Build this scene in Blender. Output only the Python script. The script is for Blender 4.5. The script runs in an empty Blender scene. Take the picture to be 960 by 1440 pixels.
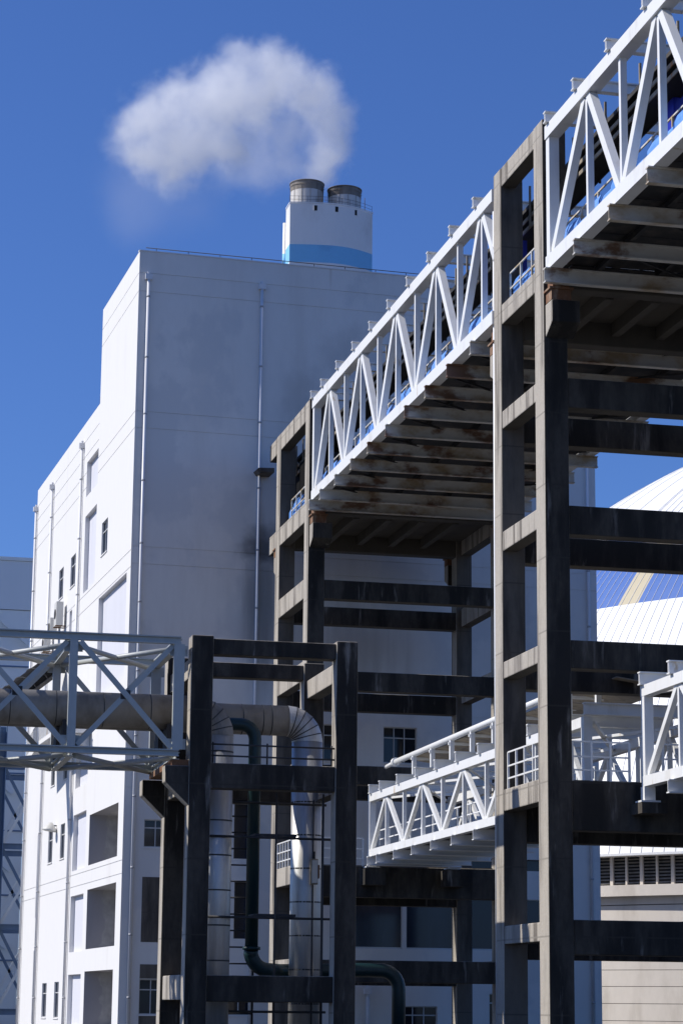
import bpy, math, random
from mathutils import Vector, Matrix
random.seed(7)
sc = bpy.context.scene
R = math.radians

# ------------------------------------------------------------------ camera
# world axes follow the concrete conveyor towers: X to the right, Y away, Z up; metres
TILT, ROLL, YAW, FPX = 0.210247, 0.009914, 0.222452, 3267.5
cam_d = bpy.data.cameras.new('camera'); cam = bpy.data.objects.new('camera', cam_d)
sc.collection.objects.link(cam); sc.camera = cam
def rz(v, a): return Vector((v[0]*math.cos(a)-v[1]*math.sin(a), v[0]*math.sin(a)+v[1]*math.cos(a), v[2]))
_r = Vector((1, 0, 0)); _u = Vector((0, -math.sin(TILT), math.cos(TILT))); _f = Vector((0, math.cos(TILT), math.sin(TILT)))
cr = rz(_r*math.cos(ROLL)+_u*math.sin(ROLL), -YAW); cu = rz(-_r*math.sin(ROLL)+_u*math.cos(ROLL), -YAW); cf = rz(_f, -YAW)
cam.matrix_world = Matrix(((cr.x, cu.x, -cf.x, 0), (cr.y, cu.y, -cf.y, 0), (cr.z, cu.z, -cf.z, 1.7), (0, 0, 0, 1)))
cam_d.sensor_fit = 'VERTICAL'; cam_d.sensor_height = 36.0; cam_d.lens = FPX/1440*36
cam_d.clip_start = 0.5; cam_d.clip_end = 30000

# ------------------------------------------------------------------ sky, sun, exposure
SUN_EL, SUN_A = R(42), R(12)            # sun stands to the left and a little behind the plant
sun_dir = Vector((-math.cos(SUN_EL)*math.cos(SUN_A), math.cos(SUN_EL)*math.sin(SUN_A), math.sin(SUN_EL)))
w = bpy.data.worlds.new('World'); sc.world = w; w.use_nodes = True
nt = w.node_tree; nt.nodes.clear()
sky = nt.nodes.new('ShaderNodeTexSky'); sky.sky_type = 'NISHITA'; sky.sun_disc = False
sky.sun_elevation = SUN_EL; sky.sun_rotation = math.atan2(sun_dir.x, sun_dir.y)
sky.altitude = 0; sky.air_density = 1.0; sky.dust_density = 0.6; sky.ozone_density = 4.0
bg = nt.nodes.new('ShaderNodeBackground'); bg.inputs['Strength'].default_value = 0.074
wo = nt.nodes.new('ShaderNodeOutputWorld')
tint = nt.nodes.new('ShaderNodeMix'); tint.data_type = 'RGBA'; tint.blend_type = 'MULTIPLY'; tint.inputs[0].default_value = 1.0
tint.inputs[7].default_value = (.62, .88, 1.45, 1)       # deep blue of the clear winter sky
nt.links.new(sky.outputs[0], tint.inputs[6]); nt.links.new(tint.outputs[2], bg.inputs[0]); nt.links.new(bg.outputs[0], wo.inputs[0])
sl = bpy.data.lights.new('sun', 'SUN'); sl.energy = 4.2; sl.angle = R(0.53); sl.color = (1.0, 0.95, 0.87)
so = bpy.data.objects.new('sun', sl); sc.collection.objects.link(so)
so.rotation_euler = sun_dir.to_track_quat('Z', 'Y').to_euler()
sc.view_settings.view_transform = 'Standard'; sc.view_settings.look = 'None'
sc.view_settings.exposure = 0.25; sc.view_settings.gamma = 1.0
try: sc.view_settings.use_curve_mapping = False
except Exception: pass
sc.cycles.volume_step_rate = 0.4; sc.cycles.volume_max_steps = 200; sc.cycles.volume_bounces = 8
sc.cycles.max_bounces = 10; sc.cycles.use_denoising = True

# ------------------------------------------------------------------ materials
def _n(t, k, **kw):
    n = t.nodes.new(k)
    for a, b in kw.items(): setattr(n, a, b)
    return n
def mat(name, base, rough=.7, metal=0., dirt=None, amt=.5, scale=.8, zs=.2, lo=.45, hi=.7, vary=.12, bump=.15,
        rust=None, rlo=.6, rhi=.7, rscale=1.2, rzs=.35, coat=0., local=False, seams=None):
    """painted / mineral surface: base colour, large cloudy dirt (stretched vertically), fine variation, rust patches, fine relief"""
    m = bpy.data.materials.new(name); m.use_nodes = True; t = m.node_tree; t.nodes.clear()
    out = _n(t, 'ShaderNodeOutputMaterial'); p = _n(t, 'ShaderNodeBsdfPrincipled')
    p.inputs['Roughness'].default_value = rough; p.inputs['Metallic'].default_value = metal
    if coat: p.inputs['Coat Weight'].default_value = coat
    t.links.new(p.outputs[0], out.inputs[0])
    if local: g = _n(t, 'ShaderNodeTexCoord').outputs['Object']
    else: g = _n(t, 'ShaderNodeNewGeometry').outputs['Position']
    def noise(s, z, det=5, off=0):
        mp = _n(t, 'ShaderNodeMapping'); mp.inputs['Scale'].default_value = (s, s, s*z); mp.inputs['Location'].default_value = (off, off*1.7, off*.6)
        t.links.new(g, mp.inputs[0])
        nz = _n(t, 'ShaderNodeTexNoise'); nz.inputs['Scale'].default_value = 1.0; nz.inputs['Detail'].default_value = det; nz.inputs['Roughness'].default_value = .6
        t.links.new(mp.outputs[0], nz.inputs['Vector']); return nz.outputs['Fac']
    def ramp(f, lo, hi):
        mr = _n(t, 'ShaderNodeMapRange'); mr.interpolation_type = 'SMOOTHSTEP'
        mr.inputs['From Min'].default_value = lo; mr.inputs['From Max'].default_value = hi
        t.links.new(f, mr.inputs['Value']); return mr.outputs[0]
    def mix(a, b, fac, k=1.):
        mx = _n(t, 'ShaderNodeMix', data_type='RGBA')
        if isinstance(a, tuple): mx.inputs[6].default_value = (*a, 1)
        else: t.links.new(a, mx.inputs[6])
        mx.inputs[7].default_value = (*b, 1)
        if k != 1.:
            mm = _n(t, 'ShaderNodeMath', operation='MULTIPLY'); mm.inputs[1].default_value = k
            t.links.new(fac, mm.inputs[0]); fac = mm.outputs[0]
        t.links.new(fac, mx.inputs[0]); return mx.outputs[2]
    col = mix(base, tuple(c*(1-vary*2) for c in base), noise(scale*5, max(zs, .5), 4, 3))
    if dirt: col = mix(col, dirt, ramp(noise(scale, zs), lo, hi), amt)
    if seams:
        sz = _n(t, 'ShaderNodeSeparateXYZ'); t.links.new(g, sz.inputs[0])
        a1 = _n(t, 'ShaderNodeMath', operation='MULTIPLY_ADD'); a1.inputs[1].default_value = 1/seams; a1.inputs[2].default_value = .37; t.links.new(sz.outputs[2], a1.inputs[0])
        a2 = _n(t, 'ShaderNodeMath', operation='FRACT'); t.links.new(a1.outputs[0], a2.inputs[0])
        a3 = _n(t, 'ShaderNodeMath', operation='LESS_THAN'); a3.inputs[1].default_value = .022; t.links.new(a2.outputs[0], a3.inputs[0])
        col = mix(col, tuple(c*.45 for c in base), a3.outputs[0], .7)
    if rust: col = mix(col, rust, ramp(noise(rscale, rzs, 6, 11), rlo, rhi), .9)
    t.links.new(col, p.inputs['Base Color'])
    if bump:
        b = _n(t, 'ShaderNodeBump'); b.inputs['Strength'].default_value = bump; b.inputs['Distance'].default_value = .03
        t.links.new(noise(scale*9, .7, 5, 5), b.inputs['Height']); t.links.new(b.outputs[0], p.inputs['Normal'])
    return m
RUST = (.16, .065, .022)
M = {}
M['plaster'] = mat('white_plaster', (.735, .725, .71), .85, dirt=(.52, .49, .45), amt=.45, scale=.5, zs=.12, lo=.55, hi=.85, vary=.03, bump=.05)
M['panel'] = mat('pale_grey_panel', (.66, .66, .70), .7, vary=.02, bump=.02, dirt=(.5, .5, .52), amt=.2, scale=.5)
M['concrete'] = mat('weathered_concrete', (.47, .425, .36), .9, dirt=(.085, .072, .06), amt=.9, scale=2.1, zs=.075, lo=.47, hi=.68, vary=.16, bump=.5, seams=2.4, rust=(.25, .225, .195), rlo=.50, rhi=.72, rscale=.8, rzs=.3)
M['stained_shade'] = mat('stained_shaded_concrete', (.098, .083, .066), .92, dirt=(.016, .0135, .011), amt=.95, scale=1.1, zs=.2, lo=.37, hi=.60, vary=.35, bump=.6, seams=2.4, rust=(.26, .235, .205), rlo=.585, rhi=.74, rscale=2.2, rzs=.13)  # for front faces: their shade put into the colour, along with mould stains
M['grey_concrete'] = mat('grey_concrete', (.165, .142, .115), .9, dirt=(.04, .034, .028), amt=.9, scale=.9, zs=.17, lo=.42, hi=.66, vary=.18, bump=.4, seams=2.4)
M['soffit'] = mat('shaded_concrete_soffit', (.10, .088, .07), .9, dirt=(.05, .044, .036), amt=.7, scale=.6, zs=.5, bump=.3)  # for undersides: shade put into a darker concrete colour
M['white_steel'] = mat('white_painted_steel', (.77, .77, .755), .45, dirt=(.50, .47, .40), amt=.55, scale=1.3, zs=.35, lo=.52, hi=.8, vary=.04, bump=.05, rust=(.45, .31, .14), rlo=.645, rhi=.75, rscale=1.3)
M['under_steel'] = mat('rust_streaked_white_steel', (.66, .64, .58), .55, dirt=(.36, .25, .12), amt=.85, scale=.55, zs=1.5, lo=.43, hi=.66, vary=.06, bump=.1, rust=RUST, rlo=.52, rhi=.64, rscale=.55, rzs=1.6)
M['rusty'] = mat('rusty_steel', (.22, .10, .045), .85, dirt=(.45, .36, .26), amt=.6, scale=3, zs=.4, vary=.2, bump=.4)
M['dark_steel'] = mat('dark_grimy_steel', (.035, .035, .038), .7, dirt=(.10, .085, .07), amt=.6, scale=1.5, vary=.2, bump=.1)
M['brown_steel'] = mat('brown_grimy_steel', (.34, .29, .22), .7, dirt=(.12, .10, .08), amt=.7, scale=2.5, zs=.6, vary=.1, bump=.1, rust=(.30, .12, .03), rlo=.62, rhi=.68, rscale=1.2)
M['blue_steel'] = mat('blue_grey_painted_steel', (.45, .47, .455), .45, dirt=(.55, .55, .51), amt=.5, scale=1.4, zs=.4, lo=.5, hi=.75, vary=.08, bump=.04, rust=(.07, .055, .045), rlo=.69, rhi=.74, rscale=2.2)
M['royal_blue'] = mat('royal_blue_paint', (.015, .03, .42), .4, vary=.05, bump=.02)
M['sky_blue'] = mat('sky_blue_sheet', (.12, .30, .72), .45, dirt=(.25, .42, .78), amt=.5, scale=2, vary=.05, bump=.02)
M['alu'] = mat('aluminium_cladding', (.62, .62, .61), .50, .7, dirt=(.33, .31, .29), amt=.6, scale=2.2, zs=.12, lo=.42, hi=.7, vary=.08, bump=.10)
M['dull_clad'] = mat('dull_weathered_cladding', (.33, .31, .28), .6, .25, dirt=(.15, .13, .11), amt=.7, scale=1.4, zs=.5, lo=.42, hi=.7, vary=.1, bump=.08)
M['band'] = mat('dark_strap', (.05, .05, .05), .6, bump=.0)
M['green'] = mat('dark_green_paint', (.006, .032, .036), .4, dirt=(.014, .045, .046), amt=.5, scale=2, vary=.1, bump=.03)
M['glass'] = mat('dark_window_glass', (.014, .018, .026), .08, vary=.1, bump=0)
M['dark_glass'] = mat('smoked_glass', (.02, .03, .05), .15, vary=.2, bump=0, dirt=(.035, .05, .08), amt=.6, scale=.5)
M['frame'] = mat('grey_window_frame', (.55, .55, .54), .5, vary=.03, bump=0)
M['pvc'] = mat('white_plastic_pipe', (.74, .74, .75), .4, dirt=(.55, .54, .52), amt=.4, scale=1.2, zs=.2, vary=.03, bump=0)
M['pvc_joint'] = mat('grey_pipe_joint', (.45, .45, .46), .5, bump=0)
M['dome_white'] = mat('white_roof_sheet', (.80, .80, .79), .5, dirt=(.66, .65, .62), amt=.4, scale=.25, zs=.4, vary=.02, bump=.02)
M['dome_blue'] = mat('blue_roof_sheet', (.06, .145, .42), .45, vary=.04, bump=.02)
M['dome_tan'] = mat('tan_roof_sheet', (.52, .45, .30), .5, vary=.04, bump=.02)
M['seam'] = mat('grey_seam', (.62, .63, .66), .6, vary=.05, bump=0)
M['beige'] = mat('beige_concrete', (.68, .62, .545), .9, dirt=(.42, .37, .31), amt=.6, scale=.45, zs=.35, lo=.45, hi=.75, vary=.06, bump=.15)
M['stack_blue'] = mat('chimney_blue_paint', (.24, .58, .88), .7, dirt=(.16, .36, .62), amt=.5, scale=.12, zs=1.5, vary=.05, bump=.05)
M['stack_white'] = mat('chimney_white_paint', (.86, .85, .84), .8, dirt=(.55, .52, .5), amt=.4, scale=.16, zs=.6, lo=.5, hi=.75, vary=.04, bump=.05)
M['flue'] = mat('stained_flue_steel', (.70, .67, .64), .6, .1, dirt=(.22, .16, .11), amt=.75, scale=.35, zs=.2, lo=.48, hi=.7, vary=.1, bump=.08)
M['flue_dark'] = mat('sooty_flue_top', (.30, .26, .22), .7, .1, dirt=(.07, .06, .055), amt=.8, scale=.5, zs=.2, vary=.15, bump=.1)
M['siding'] = mat('pale_blue_siding', (.74, .79, .80), .6, dirt=(.66, .71, .73), amt=.5, scale=.2, zs=.2, vary=.03, bump=.02)
M['siding2'] = mat('pale_green_siding', (.80, .84, .82), .6, dirt=(.72, .76, .76), amt=.5, scale=.2, zs=.2, vary=.03, bump=.02)
M['deep_blue_steel'] = mat('blue_trestle_paint', (.12, .20, .32), .5, dirt=(.20, .28, .38), amt=.5, scale=.6, vary=.08, bump=.03)
M['black'] = mat('black_rubber', (.012, .012, .013), .8, vary=.2, bump=.1)
M['hood'] = mat('dark_conveyor_hood', (.012, .012, .013), .7, 0, dirt=(.03, .03, .03), amt=.5, scale=1.2, vary=.2, bump=.05)
M['rail_paint'] = mat('worn_rail_paint', (.62, .60, .55), .5, dirt=(.40, .28, .12), amt=.8, scale=1.6, zs=1, lo=.45, hi=.6, vary=.05, bump=.05)
M['cast'] = mat('off_white_casing', (.62, .61, .57), .5, vary=.03, bump=0)
M['ground'] = mat('grey_yard_concrete', (.075, .073, .070), .9, dirt=(.045, .044, .043), amt=.7, scale=.12, zs=1, vary=.1, bump=.2)

[n for n in M['hood'].node_tree.nodes if n.type == 'BSDF_PRINCIPLED'][0].inputs['Specular IOR Level'].default_value = .05  # near-black without sheen: shade of the hood's underside put into its colour
def front_wall_material():
    m = mat('white_plaster_front', (.80, .77, .725), .85, dirt=(.60, .565, .52), amt=.55, scale=.45, zs=.13, lo=.42, hi=.80, vary=.05, bump=.10, rust=(.66, .645, .62), rlo=.52, rhi=.60, rscale=.22, rzs=.8)
    t = m.node_tree; p = [n for n in t.nodes if n.type == 'BSDF_PRINCIPLED'][0]
    src = p.inputs['Base Color'].links[0].from_socket
    tc = _n(t, 'ShaderNodeTexCoord'); sx = _n(t, 'ShaderNodeSeparateXYZ'); t.links.new(tc.outputs['Object'], sx.inputs[0])
    def M1(op, a, b):
        n = _n(t, 'ShaderNodeMath', operation=op)
        for i, v in enumerate((a, b)):
            if isinstance(v, (int, float)): n.inputs[i].default_value = v
            else: t.links.new(v, n.inputs[i])
        return n.outputs[0]
    nz = _n(t, 'ShaderNodeTexNoise'); nz.inputs['Scale'].default_value = .8; nz.inputs['Detail'].default_value = 6
    t.links.new(tc.outputs['Object'], nz.inputs['Vector'])
    mp = _n(t, 'ShaderNodeMapping'); mp.inputs['Scale'].default_value = (1.6, 1, .12); t.links.new(tc.outputs['Object'], mp.inputs[0])
    ns = _n(t, 'ShaderNodeTexNoise'); ns.inputs['Scale'].default_value = 1.; ns.inputs['Detail'].default_value = 5; t.links.new(mp.outputs[0], ns.inputs['Vector'])
    def blob(u, z, ru, rzz, k, nsrc):
        a = M1('DIVIDE', M1('SUBTRACT', sx.outputs[0], u), ru); b = M1('DIVIDE', M1('SUBTRACT', sx.outputs[2], z), rzz)
        d = M1('SQRT', M1('ADD', M1('MULTIPLY', a, a), M1('MULTIPLY', b, b)), 0)
        d = M1('ADD', d, M1('MULTIPLY', M1('SUBTRACT', nsrc, .5), 1.3))
        mr = _n(t, 'ShaderNodeMapRange'); mr.interpolation_type = 'SMOOTHSTEP'; mr.inputs[1].default_value = 1.1; mr.inputs[2].default_value = .15
        t.links.new(d, mr.inputs[0]); return M1('MULTIPLY', mr.outputs[0], k)
    f = M1('MAXIMUM', blob(7.1, 25.4, 1.7, 1.6, .85, nz.outputs[0]), blob(6.9, 22.5, 1.3, 5.0, .6, ns.outputs[0]))           # soot patch where the tower meets the wall
    for (u, z, ru, rzz, k, s) in ((7.2, 21.5, .9, 4.5, .5, ns), (8.3, 19.5, 1.0, 6, .45, ns), (9.2, 33.5, 1.6, 3.0, .22, nz), (11.5, 36.5, 1.8, 2.0, .2, nz), (12.5, 20.5, 3.0, 3.0, .3, ns)):  # last blob: soot plus shade behind the tower, both put into the wall colour
        f = M1('MAXIMUM', f, blob(u, z, ru, rzz, k, s.outputs[0]))
    mx = _n(t, 'ShaderNodeMix', data_type='RGBA'); t.links.new(f, mx.inputs[0]); t.links.new(src, mx.inputs[6]); mx.inputs[7].default_value = (.10, .095, .09, 1)
    # rust weeping from the roof edge
    mp2 = _n(t, 'ShaderNodeMapping'); mp2.inputs['Scale'].default_value = (1.1, 1, .02); t.links.new(tc.outputs['Object'], mp2.inputs[0])
    n2 = _n(t, 'ShaderNodeTexNoise'); n2.inputs['Scale'].default_value = 1.; n2.inputs['Detail'].default_value = 6; t.links.new(mp2.outputs[0], n2.inputs['Vector'])
    a = _n(t, 'ShaderNodeMapRange'); a.inputs[1].default_value = .60; a.inputs[2].default_value = .72; t.links.new(n2.outputs[0], a.inputs[0])
    b = _n(t, 'ShaderNodeMapRange'); b.inputs[1].default_value = 39.9; b.inputs[2].default_value = 41.2; t.links.new(sx.outputs[2], b.inputs[0])
    r = M1('MULTIPLY', M1('MULTIPLY', a.outputs[0], b.outputs[0]), .8)
    m2 = _n(t, 'ShaderNodeMix', data_type='RGBA'); t.links.new(r, m2.inputs[0]); t.links.new(mx.outputs[2], m2.inputs[6]); m2.inputs[7].default_value = (.40, .29, .18, 1)
    t.links.new(m2.outputs[2], p.inputs['Base Color']); return m
M['front'] = front_wall_material()
def niche_material():
    """recess walls: painted near the opening, raw concrete deeper in, ragged edge between"""
    m = mat('half_painted_recess', (.36, .35, .36), .9, vary=.05, bump=.1)
    t = m.node_tree; p = [n for n in t.nodes if n.type == 'BSDF_PRINCIPLED'][0]
    src = p.inputs['Base Color'].links[0].from_socket
    tc = _n(t, 'ShaderNodeTexCoord'); sx = _n(t, 'ShaderNodeSeparateXYZ'); t.links.new(tc.outputs['Object'], sx.inputs[0])
    nz = _n(t, 'ShaderNodeTexNoise'); nz.inputs['Scale'].default_value = 1.3; nz.inputs['Detail'].default_value = 7; t.links.new(tc.outputs['Object'], nz.inputs['Vector'])
    a = _n(t, 'ShaderNodeMath', operation='MULTIPLY_ADD'); a.inputs[1].default_value = 1.0; a.inputs[2].default_value = -.5; t.links.new(nz.outputs[0], a.inputs[0])
    b = _n(t, 'ShaderNodeMath', operation='ADD'); t.links.new(sx.outputs[0], b.inputs[0]); t.links.new(a.outputs[0], b.inputs[1])
    mr = _n(t, 'ShaderNodeMapRange'); mr.inputs[1].default_value = .90; mr.inputs[2].default_value = .95; t.links.new(b.outputs[0], mr.inputs[0])
    n3 = _n(t, 'ShaderNodeTexNoise'); n3.inputs['Scale'].default_value = 2.5; n3.inputs['Detail'].default_value = 8; t.links.new(tc.outputs['Object'], n3.inputs['Vector'])
    rc = _n(t, 'ShaderNodeMix', data_type='RGBA'); rc.inputs[6].default_value = (.22, .22, .22, 1); rc.inputs[7].default_value = (.58, .56, .54, 1); t.links.new(n3.outputs[0], rc.inputs[0])
    mx = _n(t, 'ShaderNodeMix', data_type='RGBA'); t.links.new(mr.outputs[0], mx.inputs[0]); t.links.new(src, mx.inputs[6]); t.links.new(rc.outputs[2], mx.inputs[7])
    t.links.new(mx.outputs[2], p.inputs['Base Color']); return m
M['niche'] = niche_material()

# ------------------------------------------------------------------ mesh helpers
COL = sc.collection
class MB:
    def __init__(s): s.v = []; s.f = []; s.m = []; s.sm = []
    def quad(s, pts, mi=0, smooth=False):
        n = len(s.v); s.v += [Vector(p) for p in pts]; s.f.append(tuple(range(n, n+len(pts)))); s.m.append(mi); s.sm.append(smooth); return s
    def box(s, x0, x1, y0, y1, z0, z1, mi=0, front=None, under=None):
        """front: material index of the face looking to -Y, under: of the face looking down"""
        n = len(s.v)
        s.v += [Vector((x, y, z)) for z in (z0, z1) for y in (y0, y1) for x in (x0, x1)]
        for q, k in (((0, 2, 3, 1), 'u'), ((4, 5, 7, 6), 't'), ((0, 1, 5, 4), 'f'), ((2, 6, 7, 3), 'b'), ((0, 4, 6, 2), 'l'), ((1, 3, 7, 5), 'r')):
            s.f.append(tuple(n+i for i in q)); s.sm.append(False)
            s.m.append(front if (k == 'f' and front is not None) else under if (k == 'u' and under is not None) else mi)
        return s
    def prism(s, poly, d, mi=0):
        """poly: list of 3-D points (planar), extruded by vector d"""
        n = len(s.v); k = len(poly); d = Vector(d); P = [Vector(p) for p in poly]
        s.v += P + [p+d for p in P]
        nrm = Vector((0, 0, 0))
        for i in range(k): nrm += P[i].cross(P[(i+1) % k])
        flip = nrm.dot(d) > 0
        a = tuple(range(n, n+k)); b = tuple(range(n+k, n+2*k))
        s.f.append(a[::-1] if flip else a); s.f.append(b if flip else b[::-1]); s.m += [mi]*2; s.sm += [False]*2
        for i in range(k):
            j = (i+1) % k; q = (n+i, n+j, n+k+j, n+k+i)
            s.f.append(q if flip else q[::-1]); s.m.append(mi); s.sm.append(False)
        return s
    def bar(s, p0, p1, wd, h, up=(0, 0, 1), mi=0):
        p0 = Vector(p0); p1 = Vector(p1); d = (p1-p0).normalized(); up = Vector(up)
        side = d.cross(up)
        if side.length < 1e-4: side = d.cross(Vector((1, 0, 0)))
        side.normalize(); u = side.cross(d).normalized(); a = side*wd/2; b = u*h/2
        return s.prism([p0-a-b, p0+a-b, p0+a+b, p0-a+b], p1-p0, mi)
    def ibeam(s, p0, p1, h, b, up=(0, 0, 1), tw=.03, tf=.04, mi=0):
        p0 = Vector(p0); p1 = Vector(p1); d = (p1-p0).normalized(); up = Vector(up); side = d.cross(up).normalized(); u = side.cross(d).normalized()
        H, B, w2 = h/2, b/2, tw/2
        pr = [(-B, -H), (B, -H), (B, -H+tf), (w2, -H+tf), (w2, H-tf), (B, H-tf), (B, H), (-B, H), (-B, H-tf), (-w2, H-tf), (-w2, -H+tf), (-B, -H+tf)]
        return s.prism([p0+side*a+u*c for a, c in pr], p1-p0, mi)
    def tube(s, pts, r, seg=12, mi=0, cap=True, smooth=True):
        P = [Vector(p) for p in pts]; n0 = len(s.v); rs = r if isinstance(r, (list, tuple)) else [r]*len(P)
        t0 = (P[1]-P[0]).normalized(); ref = Vector((0, 0, 1)) if abs(t0.z) < .9 else Vector((1, 0, 0))
        a = t0.cross(ref).normalized()
        for i, p in enumerate(P):
            t = ((P[i]-P[i-1]).normalized() if i else Vector((0, 0, 0))) + ((P[i+1]-P[i]).normalized() if i < len(P)-1 else Vector((0, 0, 0)))
            t.normalize(); a = (a - t*a.dot(t)).normalized(); b = t.cross(a)
            for k in range(seg):
                an = 2*math.pi*k/seg; s.v.append(p + (a*math.cos(an)+b*math.sin(an))*rs[i])
        for i in range(len(P)-1):
            for k in range(seg):
                k2 = (k+1) % seg; A = n0+i*seg; B = A+seg
                s.f.append((A+k, A+k2, B+k2, B+k)); s.m.append(mi); s.sm.append(smooth)
        if cap:
            s.f.append(tuple(n0+k for k in range(seg))[::-1]); s.m.append(mi); s.sm.append(False)
            L = n0+(len(P)-1)*seg; s.f.append(tuple(L+k for k in range(seg))); s.m.append(mi); s.sm.append(False)
        return s
    def build(s, name, mats, parent=None, local=False):
        me = bpy.data.meshes.new(name)
        off = Vector((0, 0, 0)) if (local or parent is None) else parent['_o'] if False else ROOT.get(parent.name, Vector((0, 0, 0)))
        me.from_pydata([v-off for v in s.v], [], s.f)
        if not isinstance(mats, (list, tuple)): mats = [mats]
        for m in mats: me.materials.append(m if not isinstance(m, str) else M[m])
        me.polygons.foreach_set('material_index', s.m); me.polygons.foreach_set('use_smooth', s.sm); me.update()
        o = bpy.data.objects.new(name, me); COL.objects.link(o)
        if parent is not None:
            o.parent = parent; ROOT[o.name] = off if not local else Vector((0, 0, 0))
        return o
ROOT = {}
def tag(o, label, cat, group=None, kind=None):
    if label: o['label'] = label
    if cat: o['category'] = cat
    if group: o['group'] = group
    if kind: o['kind'] = kind
    return o
def thing(name, loc, label, cat, group=None, rotz=0):
    o = bpy.data.objects.new(name, None); COL.objects.link(o); o.location = loc; o.rotation_euler = (0, 0, rotz)
    o.empty_display_size = .5; ROOT[o.name] = Vector(loc) if not rotz else Vector((0, 0, 0)); return tag(o, label, cat, group)
def box(name, parent, x0, x1, y0, y1, z0, z1, m, front=None, under=None, local=False):
    ms = [m]; fi = ui = None
    if front: ms.append(front); fi = len(ms)-1
    if under: ms.append(under); ui = len(ms)-1
    return MB().box(x0, x1, y0, y1, z0, z1, 0, fi, ui).build(name, ms, parent, local)
def bar(name, parent, p0, p1, wd, h, m, up=(0, 0, 1)): return MB().bar(p0, p1, wd, h, up).build(name, m, parent)
def arc(c, r, a0, a1, ax1, ax2, n=8):
    c = Vector(c); ax1 = Vector(ax1); ax2 = Vector(ax2)
    return [c + ax1*r*math.cos(a0+(a1-a0)*i/n) + ax2*r*math.sin(a0+(a1-a0)*i/n) for i in range(n+1)]

def weld(o, ang=25):
    import bmesh
    b = bmesh.new(); b.from_mesh(o.data); bmesh.ops.remove_doubles(b, verts=b.verts, dist=1e-4); bmesh.ops.recalc_face_normals(b, faces=b.faces); b.to_mesh(o.data); b.free()
    o.data.set_sharp_from_angle(angle=R(ang)); return o
def shade_front(o):  # paints shade into the colour of faces looking to -Y
    o.data.materials.append(M['stained_shade'])
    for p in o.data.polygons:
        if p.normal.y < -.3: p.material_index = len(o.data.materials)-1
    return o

# ------------------------------------------------------------------ ground
g = MB().quad([(-9000, -3000, 0), (9000, -3000, 0), (9000, 15000, 0), (-9000, 15000, 0)]).build('ground', 'ground')
tag(g, 'grey concrete yard under the plant', 'ground', kind='structure')

# ------------------------------------------------------------------ main white building (own axes: u right, v away)
DB = 0.271716-0.222452
bl = thing('main_building', (15.56, 118.26, 0), 'tall white plastered plant building with recessed panels and drainpipes', 'building', rotz=DB)
U1, HT, HL, V1, V2 = 25.9, 41.24, 35.62, 11.28, 35.5
def wall(mb, umin, umax, zmin, zmax, holes, P, mi=0, ri=0):
    """flat wall with rectangular openings; hole=(u0,u1,z0,z1,depth,reveal_mi,back_mi or None); P(u,z,d) gives the local point d metres inside"""
    us = sorted({umin, umax, *[h[0] for h in holes], *[h[1] for h in holes]}); zs = sorted({zmin, zmax, *[h[2] for h in holes], *[h[3] for h in holes]})
    us = [a for a in us if umin <= a <= umax]; zs = [a for a in zs if zmin <= a <= zmax]
    for i in range(len(us)-1):
        for j in range(len(zs)-1):
            uc, zc = (us[i]+us[i+1])/2, (zs[j]+zs[j+1])/2
            if any(h[0] < uc < h[1] and h[2] < zc < h[3] for h in holes): continue
            mb.quad([P(us[i], zs[j], 0), P(us[i+1], zs[j], 0), P(us[i+1], zs[j+1], 0), P(us[i], zs[j+1], 0)], mi)
    for (a, b, c, d, dep, rm, bm) in holes:
        for (p, q) in (((a, c), (b, c)), ((b, c), (b, d)), ((b, d), (a, d)), ((a, d), (a, c))):
            mb.quad([P(*p, 0), P(*q, 0), P(*q, dep), P(*p, dep)], rm)
        if bm is not None: mb.quad([P(a, c, dep), P(b, c, dep), P(b, d, dep), P(a, d, dep)], bm)
PF = lambda u, z, d: (u, d, z)
PL = lambda v, z, d: (d, v, z)
def grooves(umin, umax, zs): return [(umin, umax, z-.022, z+.022, .03, 0, 0) for z in zs]
# front face
winF = [(13.75, 15.6, 14.36, 16.26), (9.9, 11.75, 14.36, 16.26), (1.08, 2.93, 9.6, 11.0), (1.05, 2.9, 1.28, 3.02), (14.8, 16.75, .3, 1.82), (18.5, 20.4, 14.36, 16.26), (5.0, 6.85, 1.28, 3.02), (19.6, 21.4, .9, 2.5)]
panF = [(11.3, 14.85, 4.72, 7.4), (15.05, 17.65, 4.72, 7.4), (18.6, 21.0, 4.72, 7.4), (21.2, 23.6, 4.72, 7.4)]
recF = [(5.77, 6.75, 9.14, 11.95), (5.85, 6.6, 5.1, 7.96), (18.6, 23.6, 8.9, 9.5)]
hf = [(*q, .22, 0, None) for q in winF] + [(*q, .2, 0, None) for q in panF] + [(*q, .5, 0, 1) for q in recF] + grooves(0, U1, (40.03, 39.01, 32.4, 31.5, 25.13, 24.22, 16.95, 12.6))
mb = MB(); wall(mb, 0, U1, 0, HT, hf, PF); mb.build('wall', ['front', 'dark_glass'], bl, True)
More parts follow.
